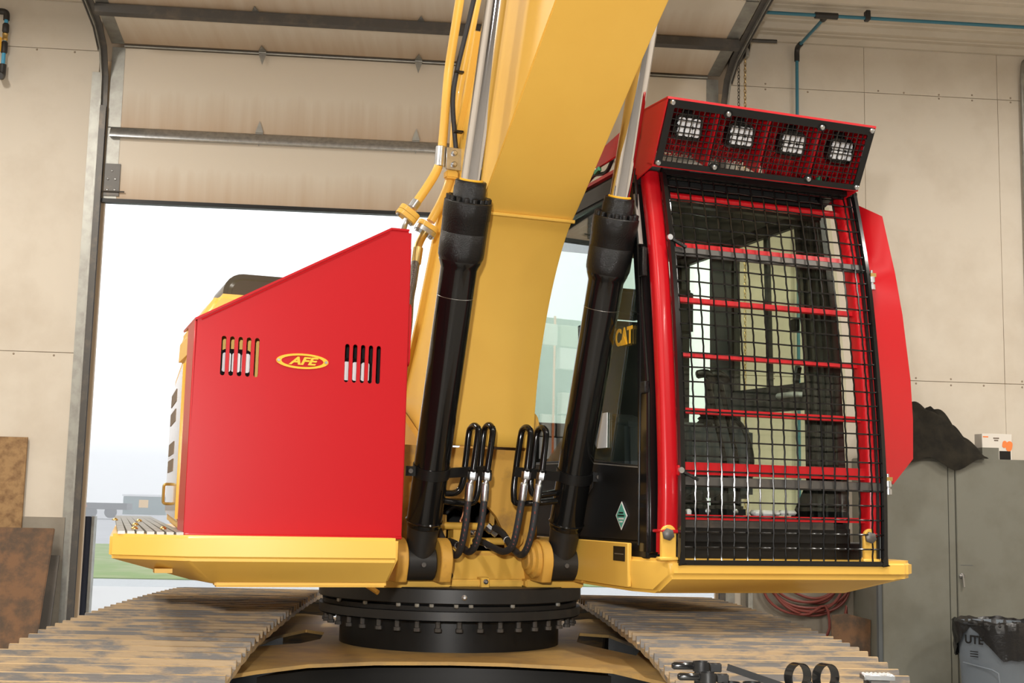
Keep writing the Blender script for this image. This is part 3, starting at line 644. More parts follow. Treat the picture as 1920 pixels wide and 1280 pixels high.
# upright wall with the arched opening
arch = [(-.335, 1.335), (-.335, 1.50), (-.32, 1.545), (-.29, 1.566), (-.245, 1.572), (-.16, 1.570), (-.115, 1.560), (-.07, 1.535), (-.035, 1.50), (-.01, 1.455), (.015, 1.40), (.022, 1.335)]
wallo = [(-.53, 1.21), (.17, 1.21), (.16, 1.45), (.145, 1.79), (-.53, 1.80)]
part('frame_wall', B().mesh(plate2d([wallo, arch], .03), on_front(0, -.735, 0)).bevel(.003, 1), 'yellow_dirty', mf_, 'dusty yellow upright plate with an arched opening')
part('side_plate', B().prism([(-.74, 1.21), (.5, 1.21), (.5, 1.75), (-.2, 2.02), (-.72, 1.98)], 'yz', .105, .135).prism([(-.74, 1.21), (.5, 1.21), (.5, 1.75), (-.2, 2.02), (-.70, 1.80)], 'yz', -.375, -.345), 'yellow_dirty', mf_)
part('pin_boss', B().lathe([(.105, 0), (.105, .035), (.085, .045), (.085, .06), (.05, .065)], (.13, -.60, 1.89), (1, 0, 0), 32), 'yellow_dirty', mf_)
part('cavity_shade', B().box(-.45, .12, -.30, -.27, 1.22, 1.80), 'black_matte', mf_)  # black sheet added to stand for the shade behind the arch
# cylinder foot lugs with bosses
def lug(xa, xb):
    prof_ = [(-.99+.09*math.cos(a)+.07, 1.305+.085*math.sin(a)) for a in [R(k) for k in range(200, -30, -20)]]
    pts_ = [(-1.06, 1.222)] + [(-.93+.098*math.cos(R(k)), 1.312+.092*math.sin(R(k))) for k in range(190, -20, -15)] + [(-.70, 1.222)]
    return B().prism([(max(-1.0, p[0]) if i == 0 else p[0], p[1]) for i, p in enumerate(pts_)], 'yz', xa, xb).bevel(.004, 1)
for xa, xb in ((-.555, -.505), (-.365, -.315), (.090, .135), (.275, .320)):
    lg = part('cylinder_lug', lug(xa, xb), 'yellow_dirty', mf_)
part('lug_boss', B().lathe([(.078, 0), (.078, .02), (.062, .028), (.062, .040), (.042, .046), (.042, .055), (.02, .058)], (.092, -.93, 1.315), (-1, 0, 0), 28), 'yellow_dirty', mf_)
part('lug_boss', B().lathe([(.034, 0), (.034, .02), (.024, .026)], (.040, -.80, 1.40), (-.3, -1, 0), 20), 'yellow_dirty', mf_)
# manifold pipes behind the opening
mn = part('manifold', B().tube([(-.30, -.70, 1.452), (-.035, -.70, 1.450)], .0165, 12).tube([(-.22, -.68, 1.385), (.06, -.68, 1.386)], .0165, 12).box(-.215, -.135, -.70, -.62, 1.34, 1.445), 'yellow', EX, 'yellow hydraulic manifold pipes')
part('union', B().lathe([(.020, 0), (.020, .03), (.014, .035), (.014, .06)], (-.065, -.715, 1.452), (.55, -.25, -.5), 8), 'zinc', mn)
part('union', B().lathe([(.020, 0), (.020, .03), (.014, .035)], (-.30, -.715, 1.45), (-.3, -.4, -.5), 8), 'zinc', mn)
for x in (-.31, -.272): part('valve_cap', B().lathe([(.016, 0), (.016, .03), (.010, .04)], (x, -.66, 1.50), (0, 0, 1), 12), 'brass', mn)
part('valve_block', B().box(-.34, -.24, -.68, -.60, 1.40, 1.50).bevel(.004, 1), 'yellow_dirty', mn)
part('small_bracket', B().prism([(-.09, 1.45), (-.01, 1.45), (-.01, 1.53), (-.03, 1.52)], 'xz', -.66, -.65), 'yellow_dirty', mn)
part('dark_hose', B().tube(smooth_path([(-.24, -.62, 1.50), (-.19, -.64, 1.54), (-.13, -.62, 1.50), (-.10, -.60, 1.42), (-.05, -.62, 1.50)], 6), .013, 8), 'rubber', mn)
part('copper_pipe', B().tube(smooth_path([(-.165, -.70, 1.56), (-.17, -.69, 1.50), (-.18, -.69, 1.47), (-.14, -.69, 1.48)], 5), .005, 6), MATS.get('copper') or mat('copper', (.45, .20, .10), .4, metal=.8), mn)
part('clear_filter', B().lathe([(.03, 0), (.03, .03), (.02, .035)], (-.11, -.63, 1.43), (0, -1, 0), 16), 'chrome', mn)

# ---- boom ---------------------------------------------------------------------------
belly = [(-.845, 1.80), (-.868, 1.83), (-.917, 2.127), (-1.035, 2.43), (-1.20, 2.673), (-1.39, 2.818), (-1.76, 3.095), (-2.155, 3.383), (-2.8, 3.80), (-3.4, 4.10)]
belly = [belly[0]]+[(p.y, p.z) for p in smooth_path([(0, *q) for q in belly[1:]], 6)]
back = [(-3.2, 4.95), (-2.4, 4.62), (-1.75, 4.12), (-1.40, 3.76), (-1.235, 3.52), (-1.112, 3.29), (-.966, 3.09), (-.842, 2.918), (-.706, 2.734), (-.478, 2.391), (-.20, 2.05), (-.20, 1.83)]
bo_ = part('boom', B().prism(belly+back, 'yz', -.33, .09).bevel(.005, 2, 35), 'yellow', EX, 'big yellow boom arm', smooth=30)
part('weld_bead', B().tube([(-.335, lerp_prof([(-1.39+0, 2.818)[::1], (-1.20, 2.673)][::-1], 2.735)-.004, 2.735), (.094, lerp_prof([(-1.20, 2.673), (-1.39, 2.818)], 2.735)-.004, 2.735)], .008, 8), 'yellow', bo_)
for y_, z_ in ((-1.85, 3.72),): part('pin_boss', B().lathe([(.13, -.33), (.13, .33)], (-.12, y_, z_), (1, 0, 0), 28), 'yellow', bo_)
part('top_flange', B().prism([(p[0]+.012, p[1]+.008) for p in back[4:11]]+[(p[0]-.008, p[1]-.004) for p in back[4:11]][::-1], 'yz', -.352, .112), 'yellow', bo_)
# boom lines at the left of the boom
L1 = [(-.36, -2.5, 4.85), (-.385, -1.75, 4.35), (-.40, -1.22, 3.80), (-.40, -1.02, 3.40), (-.405, -.995, 3.135), (-.415, -.995, 2.99), (-.48, -1.0, 2.875), (-.535, -1.0, 2.79)]
l1 = part('boom_pipe', B().tube(fillet(L1, .07), .0195, 14), 'yellow', EX, 'yellow steel hydraulic pipe along the boom')
part('ferrule', B().tube([(-.515, -1.0, 2.822), (-.535, -1.0, 2.79)], .0215, 14), 'zinc', l1)
def flange(c, d, parent, low_m):
    d = Vector(d).normalized(); c = Vector(c)
    sx = Vector((1, 0, 0)); sx = (sx-d*sx.dot(d)).normalized(); sy = d.cross(sx)
    M = Matrix((( sx.x, sy.x, d.x, c.x), (sx.y, sy.y, d.y, c.y), (sx.z, sy.z, d.z, c.z), (0, 0, 0, 1)))
    part('flange', B().mesh(plate2d([rrect(-.048, .048, -.030, .030, .026)], .022), M).bevel(.003, 1), 'yellow', parent)
    part('flange', B().mesh(plate2d([rrect(-.048, .048, -.030, .030, .026)], .020), M @ Matrix.Translation((0, 0, .023))).bevel(.003, 1), low_m, parent)
    for ix in (-.034, .034): part('bolt', B().lathe([(.008, .03), (.008, .042)], M @ Vector((ix, 0, 0)), d, 8), 'steel', parent)
flange((-.548, -1.0, 2.77), (-.55, 0, -.83), l1, 'yellow')
L2 = [(-.28, -2.5, 4.80), (-.29, -1.75, 4.30), (-.305, -1.16, 3.80), (-.335, -.95, 3.30), (-.348, -.95, 2.96), (-.392, -.95, 2.84), (-.437, -.95, 2.752)]
l2 = part('boom_pipe', B().tube(fillet(L2, .07), .0195, 14), 'yellow', EX, 'second yellow steel pipe tucked behind the first')
flange((-.45, -.95, 2.728), (-.45, 0, -.88), l2, 'zinc')
cp = part('pipe_clamp', B().tube([(-.413, -.995, 3.075), (-.418, -.995, 2.985)], .0245, 16).box(-.397, -.325, -1.022, -1.014, 2.972, 3.070).bevel(.002, 1), 'zinc', l1, 'galvanised pipe clamp with bolts')
for z_ in (2.995, 3.045): part('bolt', B().lathe([(.013, 0), (.013, .008), (.008, .014)], (-.362, -1.022, z_), (0, -1, 0), 10), 'zinc', l1)
part('clamp_pad', B().box(-.39, -.335, -1.005, -.96, 2.94, 2.975).bevel(.006, 2), 'yellow', l1)
part('boom_cable', B().tube(smooth_path([(-.31, -2.5, 4.88), (-.32, -1.75, 4.36), (-.33, -1.25, 3.82), (-.345, -1.10, 3.58), (-.368, -1.04, 3.40), (-.375, -1.02, 3.28), (-.36, -1.01, 3.14), (-.345, -1.0, 3.05)], 6), .011, 8), 'rubber', EX, 'black cable strapped to the boom')
for z_, x_ in ((3.40, -.36), (3.135, -.355)): part('cable_tie', B().box(x_-.018, x_+.02, -1.06, -1.035, z_-.004, z_+.004), 'black_satin', l2)
# flexible hoses dropping behind the red box
def coil_hose(pts, r_, name, lab):
    P = smooth_path(pts, 10); h = part(name, B().tube(P, r_, 10), 'rubber', EX, lab)
    bb = B()
    for i in range(0, len(P)-1):
        for q in (0, .5):
            c = P[i].lerp(P[i+1], q); d = (P[i+1]-P[i]).normalized(); bb.lathe([(r_+.0015, -.003), (r_+.0035, 0), (r_+.0015, .003)], c, d, 10)
    part('spring_guard', bb, 'steel', h, kind='stuff'); return h
hx = part('hose_end', B().tube(smooth_path([(-.455, -.95, 2.71), (-.478, -.955, 2.67), (-.50, -.975, 2.62), (-.508, -.99, 2.575)], 5), .017, 12).lathe([(.021, 0), (.021, .07), (.019, .075)], (-.498, -.985, 2.625), (-.13, -.1, -.9), 12), 'brass', l2)
coil_hose([(-.510, -.995, 2.56), (-.522, -1.0, 2.47), (-.532, -1.0, 2.40), (-.535, -1.0, 2.30), (-.545, -1.0, 2.17), (-.56, -1.0, 2.04), (-.62, -1.0, 1.95)], .016, 'hydraulic_hose', 'spring-wrapped hose behind the red box')
part('hose_end', B().tube(smooth_path([(-.557, -1.0, 2.75), (-.568, -1.0, 2.71), (-.582, -1.02, 2.66), (-.60, -1.05, 2.58)], 5), .014, 10), 'zinc', l1)

# ---- boom cylinders --------------------------------------------------------------------
CA = Vector((0, -.58, 1.52)).normalized()
for cx in (-.435, .205):
    base = Vector((cx, -.92, 1.30))
    cy = part('boom_cylinder', B().lathe([(.070, .165), (.0735, .175), (.0745, .20), (.0740, .24), (.0740, 1.13), (.0745, 1.26), (.080, 1.275), (.086, 1.29), (.086, 1.30), (.078, 1.305)], base, CA, 40), 'black_gloss', EX, 'glossy black boom cylinder')
    eye = B().lathe([(.074, -.062), (.074, .062)], base, (1, 0, 0), 32).lathe([(.060, .03), (.063, .10), (.068, .17)], base, CA, 32)
    part('cylinder_eye', eye.bevel(.004, 1), 'black_dusty', cy)
    part('pin_bolt', B().lathe([(.010, .07), (.010, .084)], base+Vector((0, 0, -.01)), (0, -1, 0.05), 10), 'dark_steel', cy)
    part('weld_ring', B().lathe([(.0745, 0), (.0785, .006), (.0745, .012)], base+CA*.185, CA, 40, cap=False), 'black_gloss', cy)
    part('barrel_groove', B().lathe([(.0745, 0), (.0752, .001), (.0745, .002)], base+CA*1.145, CA, 40, cap=False), 'steel', cy)
    part('gland_head', B().lathe([(.074, 1.268), (.082, 1.285), (.0915, 1.31), (.0925, 1.33), (.0925, 1.405), (.0915, 1.407), (.0925, 1.409), (.0935, 1.46), (.0955, 1.463), (.0955, 1.528), (.092, 1.532), (.062, 1.532)], base, CA, 40), 'black_cast', cy, 'rough black cylinder head')
    part('gland_collar', B().lathe([(.066, 1.53), (.0645, 1.585), (.0625, 1.588), (.0625, 1.608), (.058, 1.612), (.046, 1.612)], base, CA, 36), 'black_cast', cy)
    part('wiper_seal', B().lathe([(.0435, 1.609), (.0475, 1.611), (.0475, 1.617), (.042, 1.619)], base, CA, 36), 'tag_yellow', cy, 'yellow rod seal ring')
    BM = B().lathe([(.0115, 0), (.0115, .020), (.008, .022)], (0, 0, 0), (0, 0, 1), 10).data('gland_bolt', 'black_cast', 30)
    rot = CA.to_track_quat('Z', 'Y').to_matrix().to_4x4()
    for k in range(16):
        a = 2*math.pi*k/16
        part('gland_bolt', BM, None, cy, fr=FU @ Matrix.Translation(base+CA*1.528) @ rot @ Matrix.Translation((.080*math.cos(a), .080*math.sin(a), 0)))
    part('rod', B().lathe([(.0415, 1.55), (.0415, 2.62)], base, CA, 40), 'chrome', cy, 'polished chrome piston rod')
    part('rod_eye', B().lathe([(.085, -.055), (.085, .055)], base+CA*2.60, (1, 0, 0), 28).bevel(.006, 1), 'black_cast', cy)
    # clamp band and its bracket arm
    sgn = 1 if cx < 0 else -1
    bd = part('clamp_band', B().lathe([(.0745, 0), (.0785, 0), (.0785, .045), (.0745, .045)], base+CA*.385, CA, 36, cap=False), 'black_satin', cy, 'black pipe clamp band')
    c0 = base+CA*.41
    x1, x2 = (cx+.075, -.195) if sgn > 0 else (cx-.075, -.065)
    part('bracket_arm', B().bar((x1, c0.y-.015, c0.z-.01), (x2, c0.y+.01, c0.z+.005), .008, .042, CA), 'black_satin', cy)
    part('clamp_ear', B().box(min(cx-sgn*.075, cx-sgn*.115), max(cx-sgn*.075, cx-sgn*.115), c0.y-.03, c0.y-.02, c0.z-.028, c0.z+.012), 'black_satin', cy)
    part('bolt', B().lathe([(.010, 0), (.010, .010)], (cx-sgn*.098, c0.y-.03, c0.z-.008), (0, -1, 0), 8), 'dark_steel', cy)
# steel bends, hose ends and hoses
TT = [[(-.40, -1.04, 1.592), (-.318, -1.04, 1.593), (-.289, -1.04, 1.635), (-.279, -1.04, 1.718), (-.267, -1.04, 1.84), (-.262, -1.052, 1.864), (-.258, -1.08, 1.873), (-.254, -1.108, 1.864), (-.253, -1.12, 1.84), (-.270, -1.12, 1.69)],
      [(-.40, -1.04, 1.561), (-.262, -1.04, 1.552), (-.225, -1.04, 1.584), (-.213, -1.04, 1.72), (-.202, -1.04, 1.84), (-.198, -1.052, 1.868), (-.194, -1.08, 1.878), (-.191, -1.108, 1.868), (-.189, -1.12, 1.84), (-.208, -1.12, 1.69)],
      [(.14, -1.04, 1.570), (-.030, -1.04, 1.555), (-.060, -1.04, 1.588), (-.051, -1.04, 1.713), (-.034, -1.04, 1.84), (-.030, -1.052, 1.867), (-.026, -1.08, 1.876), (-.023, -1.108, 1.867), (-.020, -1.12, 1.84), (-.033, -1.12, 1.70)],
      [(.14, -1.04, 1.606), (.042, -1.04, 1.592), (.016, -1.04, 1.625), (.023, -1.04, 1.716), (.037, -1.04, 1.84), (.041, -1.052, 1.868), (.045, -1.08, 1.877), (.048, -1.108, 1.868), (.050, -1.12, 1.84), (.036, -1.12, 1.697)]]
NN = [((-.270, 1.69), (-.275, 1.646), (-.284, 1.628), (-.288, 1.559)), ((-.208, 1.69), (-.211, 1.648), (-.216, 1.63), (-.219, 1.56)), ((-.033, 1.70), (-.038, 1.656), (-.044, 1.635), (-.052, 1.564)), ((.036, 1.697), (.029, 1.652), (.022, 1.631), (.013, 1.566))]
HH = [[(-.288, -1.12, 1.565), (-.291, -1.105, 1.472), (-.294, -1.07, 1.384), (-.292, -1.0, 1.336), (-.292, -.92, 1.344), (-.306, -.84, 1.395), (-.303, -.76, 1.435)],
      [(-.219, -1.12, 1.565), (-.226, -1.105, 1.455), (-.235, -1.07, 1.379), (-.239, -1.0, 1.349), (-.242, -.92, 1.362), (-.250, -.84, 1.378), (-.246, -.74, 1.385)],
      [(-.052, -1.12, 1.570), (-.067, -1.105, 1.446), (-.073, -1.07, 1.378), (-.085, -1.0, 1.352), (-.101, -.92, 1.364), (-.123, -.84, 1.384), (-.126, -.74, 1.388)],
      [(.013, -1.12, 1.572), (.0, -1.105, 1.436), (-.009, -1.07, 1.364), (-.008, -1.0, 1.339), (-.017, -.92, 1.365), (-.032, -.84, 1.423), (-.043, -.76, 1.447)]]
for i in range(4):
    tb = part('hydraulic_tube', B().tube(smooth_path(TT[i], 5), .0135, 12), 'black_gloss', EX, 'glossy black bent steel tube')
    n = [Vector((x, -1.12, z)) for x, z in NN[i]]
    part('tube_nut', B().lathe([(.017, 0), (.0185, .004), (.0185, .014), (.016, .016)], n[0], n[1]-n[0], 16), 'black_gloss', tb)
    hs = part('hydraulic_hose', B().tube(smooth_path(HH[i], 7), .0148, 12), 'rubber', EX, 'black rubber hydraulic hose')
    part('swivel_nut', B().lathe([(.0195, .012), (.0205, .015), (.0205, .040), (.016, .046)], n[0], n[1]-n[0], 6), 'zinc', hs)
    part('hose_stem', B().lathe([(.012, 0), (.010, .02), (.014, .024), (.014, .03)], n[1]+(n[2]-n[1])*.05, n[2]-n[1], 12), 'zinc', hs)
    part('hose_ferrule', B().lathe([(.014, -.006), (.0165, -.002), (.0172, .010), (.0172, .066), (.0155, .070)], n[2], n[3]-n[2], 16), 'zinc', hs, 'silver crimped ferrule')
    e = Vector(HH[i][-3]).lerp(Vector(HH[i][-2]), .55); dd = (Vector(HH[i][-1])-Vector(HH[i][-3])).normalized()
    part('hose_band', B().lathe([(.0150, 0), (.0160, .001), (.0160, .004), (.0150, .005)], e, dd, 16, cap=False), 'white', hs)
    bb = B()
    for k in range(9):
        P = smooth_path(HH[i][:4], 9); c = P[2+2*k]; bb.box(c.x-.008, c.x-.006+.003*(k % 2), c.y-.0152, c.y-.0142, c.z-.005, c.z+.006)
    part('hose_print', bb, 'hose_red', hs, kind='stuff')

# ---- left deck, red box, hood ---------------------------------------------------------------
pl = [(-.735, -1.70), (-.735, .50), (-1.58, .50), (-1.715, -1.585), (-1.47, -1.70)]
pb = [(-.745, -1.60), (-.745, .45), (-1.30, .45), (-1.41, -1.42), (-1.375, -1.60)]
ld = part('side_deck', loft([ring(pb, 1.252), ring(pl, 1.338), ring(pl, 1.418)]).bevel(.010, 2, 20), 'yellow', EX, 'yellow catwalk deck under the red box')
part('lower_lip', B().box(-1.36, -.75, -1.602, -1.55, 1.240, 1.262).bevel(.006, 2), 'yellow', ld)
for k in range(7):
    x = -1.690+k*.031; z0, z1 = 1.420, 1.452
    y0 = -1.595+.02*0 if x < -1.6 else -1.595-.012*k
    xb = -1.585+(x+1.690)*.75
    ts = part('tread_strip', B().bar((x+.011, y0, z0+.002), (xb, .3, z1), .024, .010), 'galv', ld)
for (x, y) in ((-1.63, -1.50), (-1.53, -1.46), (-1.60, -1.1), (-1.55, -.6), (-1.64, -.5)): part('bolt', B().lathe([(.012, 0), (.012, .004), (.006, .010)], (x, y, 1.426+(y+1.6)*.0145+.004), (0, 0, 1), 10), 'brass', ld)
part('tie_down', B().box(-1.56, -1.50, -1.56, -1.50, 1.285, 1.30), 'yellow', ld)
# red guard box
outl = [(-1.474, 1.418), (-.709, 1.418), (-.709, 2.535), (-.722, 2.556), (-.78, 2.556), (-1.469, 2.169)]
slots = []
for k in range(5):
    slots.append(capsule(-1.374+.0291*k, 1.972, 2.112, .0165)); slots.append(capsule(-.932+.0293*k, 1.972, 2.112, .0165))
gb = part('guard_box', B().mesh(plate2d([outl]+slots, .008), on_front(0, -1.62, 0)), 'red', EX, 'bright red steel guard box with slotted lamp openings', smooth=0)
part('side_plate', B().prism([(-1.624, 1.418), (-1.42, 1.418), (-1.42, 2.160), (-1.624, 2.160)], 'yz', -1.478, -1.470).bevel(.002, 1), 'red', gb)
part('side_plate', B().prism([(-1.622, 1.418), (-1.20, 1.418), (-1.20, 2.53), (-1.622, 2.545)], 'yz', -.712, -.704).bevel(.002, 1), 'red', gb)
part('edge_flange', B().box(-.716, -.700, -1.66, -1.62, 1.418, 2.50).bevel(.004, 2) if False else B().box(-.722, -.700, -1.613, -1.56, 1.55, 2.49).bevel(.004, 2), 'red', gb)
part('top_plate', B().prism([(-1.476, 2.160), (-.783, 2.5485), (-.716, 2.5485), (-.716, 2.556), (-.785, 2.556), (-1.478, 2.168)], 'xz', -1.632, -1.25), 'red', gb)
part('weld_bead', B().tube([(-1.455, -1.626, 2.164), (-.79, -1.626, 2.537)], .003, 6), 'red', gb)
part('bottom_lip', B().box(-1.476, -.705, -1.632, -1.60, 1.412, 1.424).bevel(.003, 1), 'red', gb)
part('latch', B().mesh(plate2d([rrect(-.07, .07, -.12, .12, .03)], .02), on_right(-.690, -1.50, 2.17)).bevel(.005, 2), 'red', gb)
part('lamp_back_plate', B().box(-1.45, -1.16, -1.50, -1.49, 1.93, 2.16), 'yellow', gb)
part('lamp_back_plate', B().box(-.97, -.74, -1.50, -1.49, 1.90, 2.16), 'black_matte', gb)
bad = [(-1.0945+.094*math.cos(2*math.pi*k/40), 2.038+.0275*math.sin(2*math.pi*k/40)) for k in range(40)]
bin_ = [(-1.0945+.076*math.cos(2*math.pi*k/40), 2.038+.0205*math.sin(2*math.pi*k/40)) for k in range(40)]
bg_ = part('badge', B().mesh(plate2d([bad, bin_], .006), on_front(0, -1.627, 0)), 'tag_yellow', gb, 'yellow oval badge with cut-out letters')
part('lettering', B().mesh(text2d('AFE', .038, .005, .32, .0014), on_front(-1.0945, -1.6275, 2.0375) @ Matrix.Diagonal((1.48, 1, 1, 1))), 'tag_yellow', bg_)
for x in (-1.180, -1.009): part('rivet', B().lathe([(.006, 0), (.005, .002)], (x, -1.630, 2.038), (0, -1, 0), 10), 'steel', bg_)
def work_light(M, w, h, parent, cols=3, rws=2, name='work_light', mount=True):
    """M: local x right, y up, z towards the viewer side"""
    wl = part(name, B().mesh(plate2d([rrect(-w/2, w/2, -h/2, h/2, h*.32)], .035), M @ Matrix.Translation((0, 0, -.02))).bevel(.004, 2).box(-w*.2, w*.2, -h*.35, h*.35, -.075, -.035).xf(Matrix.Identity(4)) if False else B().mesh(plate2d([rrect(-w/2, w/2, -h/2, h/2, h*.32)], .035), M @ Matrix.Translation((0, 0, -.02))).bevel(.004, 2), 'black_gloss', parent, 'black LED work light')
    cw, ch = w*.80/cols, h*.74/rws
    for i in range(cols):
        for j in range(rws):
            x = -w*.40+cw*i; y = -h*.37+ch*j
            part('lens', B().mesh(plate2d([rrect(x+.002, x+cw-.002, y+.002, y+ch-.002, min(cw, ch)*.22)], .006), M @ Matrix.Translation((0, 0, 0))).bevel(.0015, 1), 'lens', wl)
    if mount: part('mount', B().bar(M @ Vector((0, h*.4, -.03)), M @ Vector((0, h*.78, -.035)), w*.35, .012, (M.to_3x3() @ Vector((0, 0, 1)))), 'black_satin', wl)
    return wl
work_light(on_front(-1.322, -1.575, 2.024), .125, .098, gb, rws=1, mount=False)
work_light(on_front(-.885, -1.575, 2.018), .125, .098, gb, rws=1, mount=False)
# hood behind the red box
SH = Matrix(((1, .052, 0, .052*1.42), (0, 1, 0, 0), (0, 0, 1, 0), (0, 0, 0, 1)))     # the hood side draws in towards the rear
hd = part('side_hood', B().prism([(-1.42, 1.42), (-.30, 1.44), (-.28, 1.98), (-.40, 2.06), (-1.04, 2.10), (-1.10, 2.166), (-1.42, 2.166)], 'yz', -1.47, -.80).bevel(.012, 2).xf(SH), 'yellow', EX, 'yellow side hood behind the red box')
part('hood_cap', B().prism([(-1.468, 2.05), (-1.465, 2.16), (-1.375, 2.30), (-.80, 2.30), (-.80, 2.05)], 'xz', -1.40, -1.00).bevel(.02, 3), 'yellow', hd)
part('hood_door', B().prism([(-1.28, 1.46), (-.36, 1.48), (-.34, 1.94), (-.42, 2.00), (-1.28, 2.05)], 'yz', -1.482, -1.468).bevel(.006, 2).xf(SH), 'yellow_gloss', hd)
for z0, z1 in ((1.93, 1.98), (1.85, 1.90), (1.72, 1.77), (1.65, 1.70)): part('stripe', B().box(-1.484, -1.4815, -.88, -.45, z0, z1).xf(SH), 'stripe_grey', hd)
part('grab_handle', B().tube(fillet([(-1.48, -.70, 1.60), (-1.505, -.70, 1.60), (-1.505, -.70, 1.52), (-1.48, -.70, 1.52)], .02), .006, 8).xf(SH), 'brass', hd)
part('intake_cover', B().prism(rrect(-1.335, -.85, 2.20, 2.408, .075, 6), 'xz', -1.25, -.85).bevel(.03, 3), 'cover_brown', EX, 'dark brown rounded cover on the hood')
# ---- cab deck ------------------------------------------------------------------------------------
pr = [(.272, .60), (.272, -1.49), (.345, -1.70), (1.435, -1.70), (1.525, -1.61), (1.525, .60)]
pq = [(.278, .55), (.278, -1.46), (.325, -1.60), (1.20, -1.60), (1.30, -1.46), (1.33, .55)]
cd = part('cab_deck', loft([ring(pq, 1.218), ring(pr, 1.286), ring(pr, 1.354)]).bevel(.015, 3, 20), 'yellow', EX, 'yellow deck carrying the cab')
part('inner_rail', B().box(.262, .280, -1.49, .55, 1.235, 1.408).bevel(.003, 1), 'yellow', cd)
part('plate_label', B().box(.2595, .2625, -1.465, -1.357, 1.334, 1.392), 'black_satin', cd, 'small black rating plate')
part('label_line', B().box(.2590, .2600, -1.455, -1.37, 1.360, 1.364), 'galv', cd)
for x in (.345, 1.268):
    lg = part('guard_lug', B().prism([(-.032, 1.345), (.032, 1.345)]+[(.032*math.cos(R(a)), 1.452+.032*math.sin(R(a))) for a in range(0, 181, 20)], 'xz', -1.685, -1.668).xf(Matrix.Translation((x, 0, 0))).bevel(.003, 1), 'yellow', cd)
    part('bolt', B().lathe([(.024, 0), (.024, .020), (.018, .024)], (x-.006, -1.685, 1.448), (-.35, -1, 0), 6), 'dark_steel', lg)
    part('lug_foot', B().box(x-.045, x+.035, -1.70, -1.66, 1.348, 1.362).bevel(.004, 1), 'yellow', lg)

# ---- cab -------------------------------------------------------------------------------------------
CX_0, CX_1 = .300, 1.300
cab = part('cab', B().box(CX_0, CX_1, -1.58, .06, 1.350, 1.425).bevel(.006, 1), 'black_satin', EX, 'black operator cab behind a red guard')
part('lower_side_panel', B().prism([(-1.50, 1.41), (.06, 1.41), (.06, 1.76), (-1.0, 1.755), (-1.50, 1.715)], 'yz', CX_0, CX_0+.025).bevel(.004, 1), 'black_satin', cab)
part('panel_recess', B().prism([(-.98, 1.58), (.0, 1.58), (.0, 1.70), (-1.06, 1.70), (-1.05, 1.63)], 'yz', CX_0-.003, CX_0+.002), 'black_dusty', cab)
part('panel_edge', B().tube([(CX_0-.001, .05, 1.755), (CX_0-.001, -1.0, 1.738), (CX_0-.001, -1.50, 1.708)], .003, 6), 'galv', cab)
part('front_pillar', B().prism([(-1.60, 1.365), (-1.50, 1.365), (-1.47, 2.30), (-1.37, 2.95), (-1.425, 2.95), (-1.515, 2.4), (-1.585, 2.0)], 'yz', CX_0-.003, CX_0+.055).bevel(.012, 3), 'black_gloss', cab)
part('pillar_trim', B().tube([(CX_0-.002, -1.515, 1.40), (CX_0-.002, -1.515, 2.25), (CX_0-.002, -1.47, 2.70), (CX_0-.002, -1.45, 2.92)], .006, 6), 'black_gloss', cab)
part('pillar_trim', B().prism([(-1.502, 2.62), (-1.488, 2.62), (-1.440, 2.84), (-1.454, 2.84)], 'yz', CX_0-.008, CX_0+.01), 'galv', cab)
part('hinge_block', B().box(CX_0-.012, CX_0+.01, -1.545, -1.505, 2.48, 2.60).bevel(.004, 1), 'black_cast', cab)
part('hinge_block', B().box(CX_0-.012, CX_0+.01, -1.575, -1.53, 2.00, 2.05).bevel(.004, 1), 'black_cast', cab)
part('front_pillar', B().prism([(-1.50, 1.40), (-1.24, 1.40), (-1.22, 2.2), (-1.14, 2.90), (-1.34, 2.90), (-1.425, 2.45), (-1.46, 2.0)], 'yz', 1.245, CX_1).bevel(.012, 2), 'black_satin', cab)
for yy in (-1.27, -1.33, -1.39): part('pillar_rib', B().prism([(yy, 1.42), (yy-.02, 1.42), (yy-.02, 2.1), (yy+.055, 2.88), (yy+.075, 2.88), (yy, 2.1)], 'yz', 1.236, 1.248), 'black_gloss', cab)
part('door_post', B().prism([(-.60, 1.40), (-.36, 1.40), (-.34, 2.90), (-.58, 2.90)], 'yz', 1.25, CX_1).bevel(.01, 2), 'black_satin', cab)
part('rear_post', B().prism([(-.06, 1.40), (.06, 1.40), (.06, 2.93), (-.06, 2.93)], 'yz', 1.22, CX_1).bevel(.02, 2), 'black_satin', cab)
part('rear_post', B().prism([(-.06, 1.40), (.06, 1.40), (.06, 2.93), (-.06, 2.93)], 'yz', CX_0, CX_0+.07).bevel(.02, 2), 'black_satin', cab)
part('rear_panel', B().box(CX_0, CX_1, .03, .06, 1.40, 1.98).bevel(.006, 1), 'black_matte', cab)
part('roof', B().box(CX_0+.002, CX_1-.002, -1.50, .07, 2.915, 2.985).bevel(.02, 2), 'black_satin', cab)
part('roof_rail', B().prism([(-1.45, 2.885), (.06, 2.885), (.06, 2.96), (-1.45, 2.96)], 'yz', CX_0-.004, CX_0+.035).bevel(.008, 2), 'black_satin', cab)
part('roof_rail', B().prism([(-1.16, 2.86), (.06, 2.86), (.06, 2.93), (-1.42, 2.93)], 'yz', 1.26, CX_1).bevel(.008, 2), 'black_satin', cab)
part('roof_lining', B().box(.42, 1.18, -1.47, -.05, 2.87, 2.915).bevel(.015, 2), 'black_matte', cab)
part('header', B().box(CX_0+.05, 1.25, -1.42, -1.34, 2.83, 2.91).bevel(.02, 2), 'black_satin', cab)
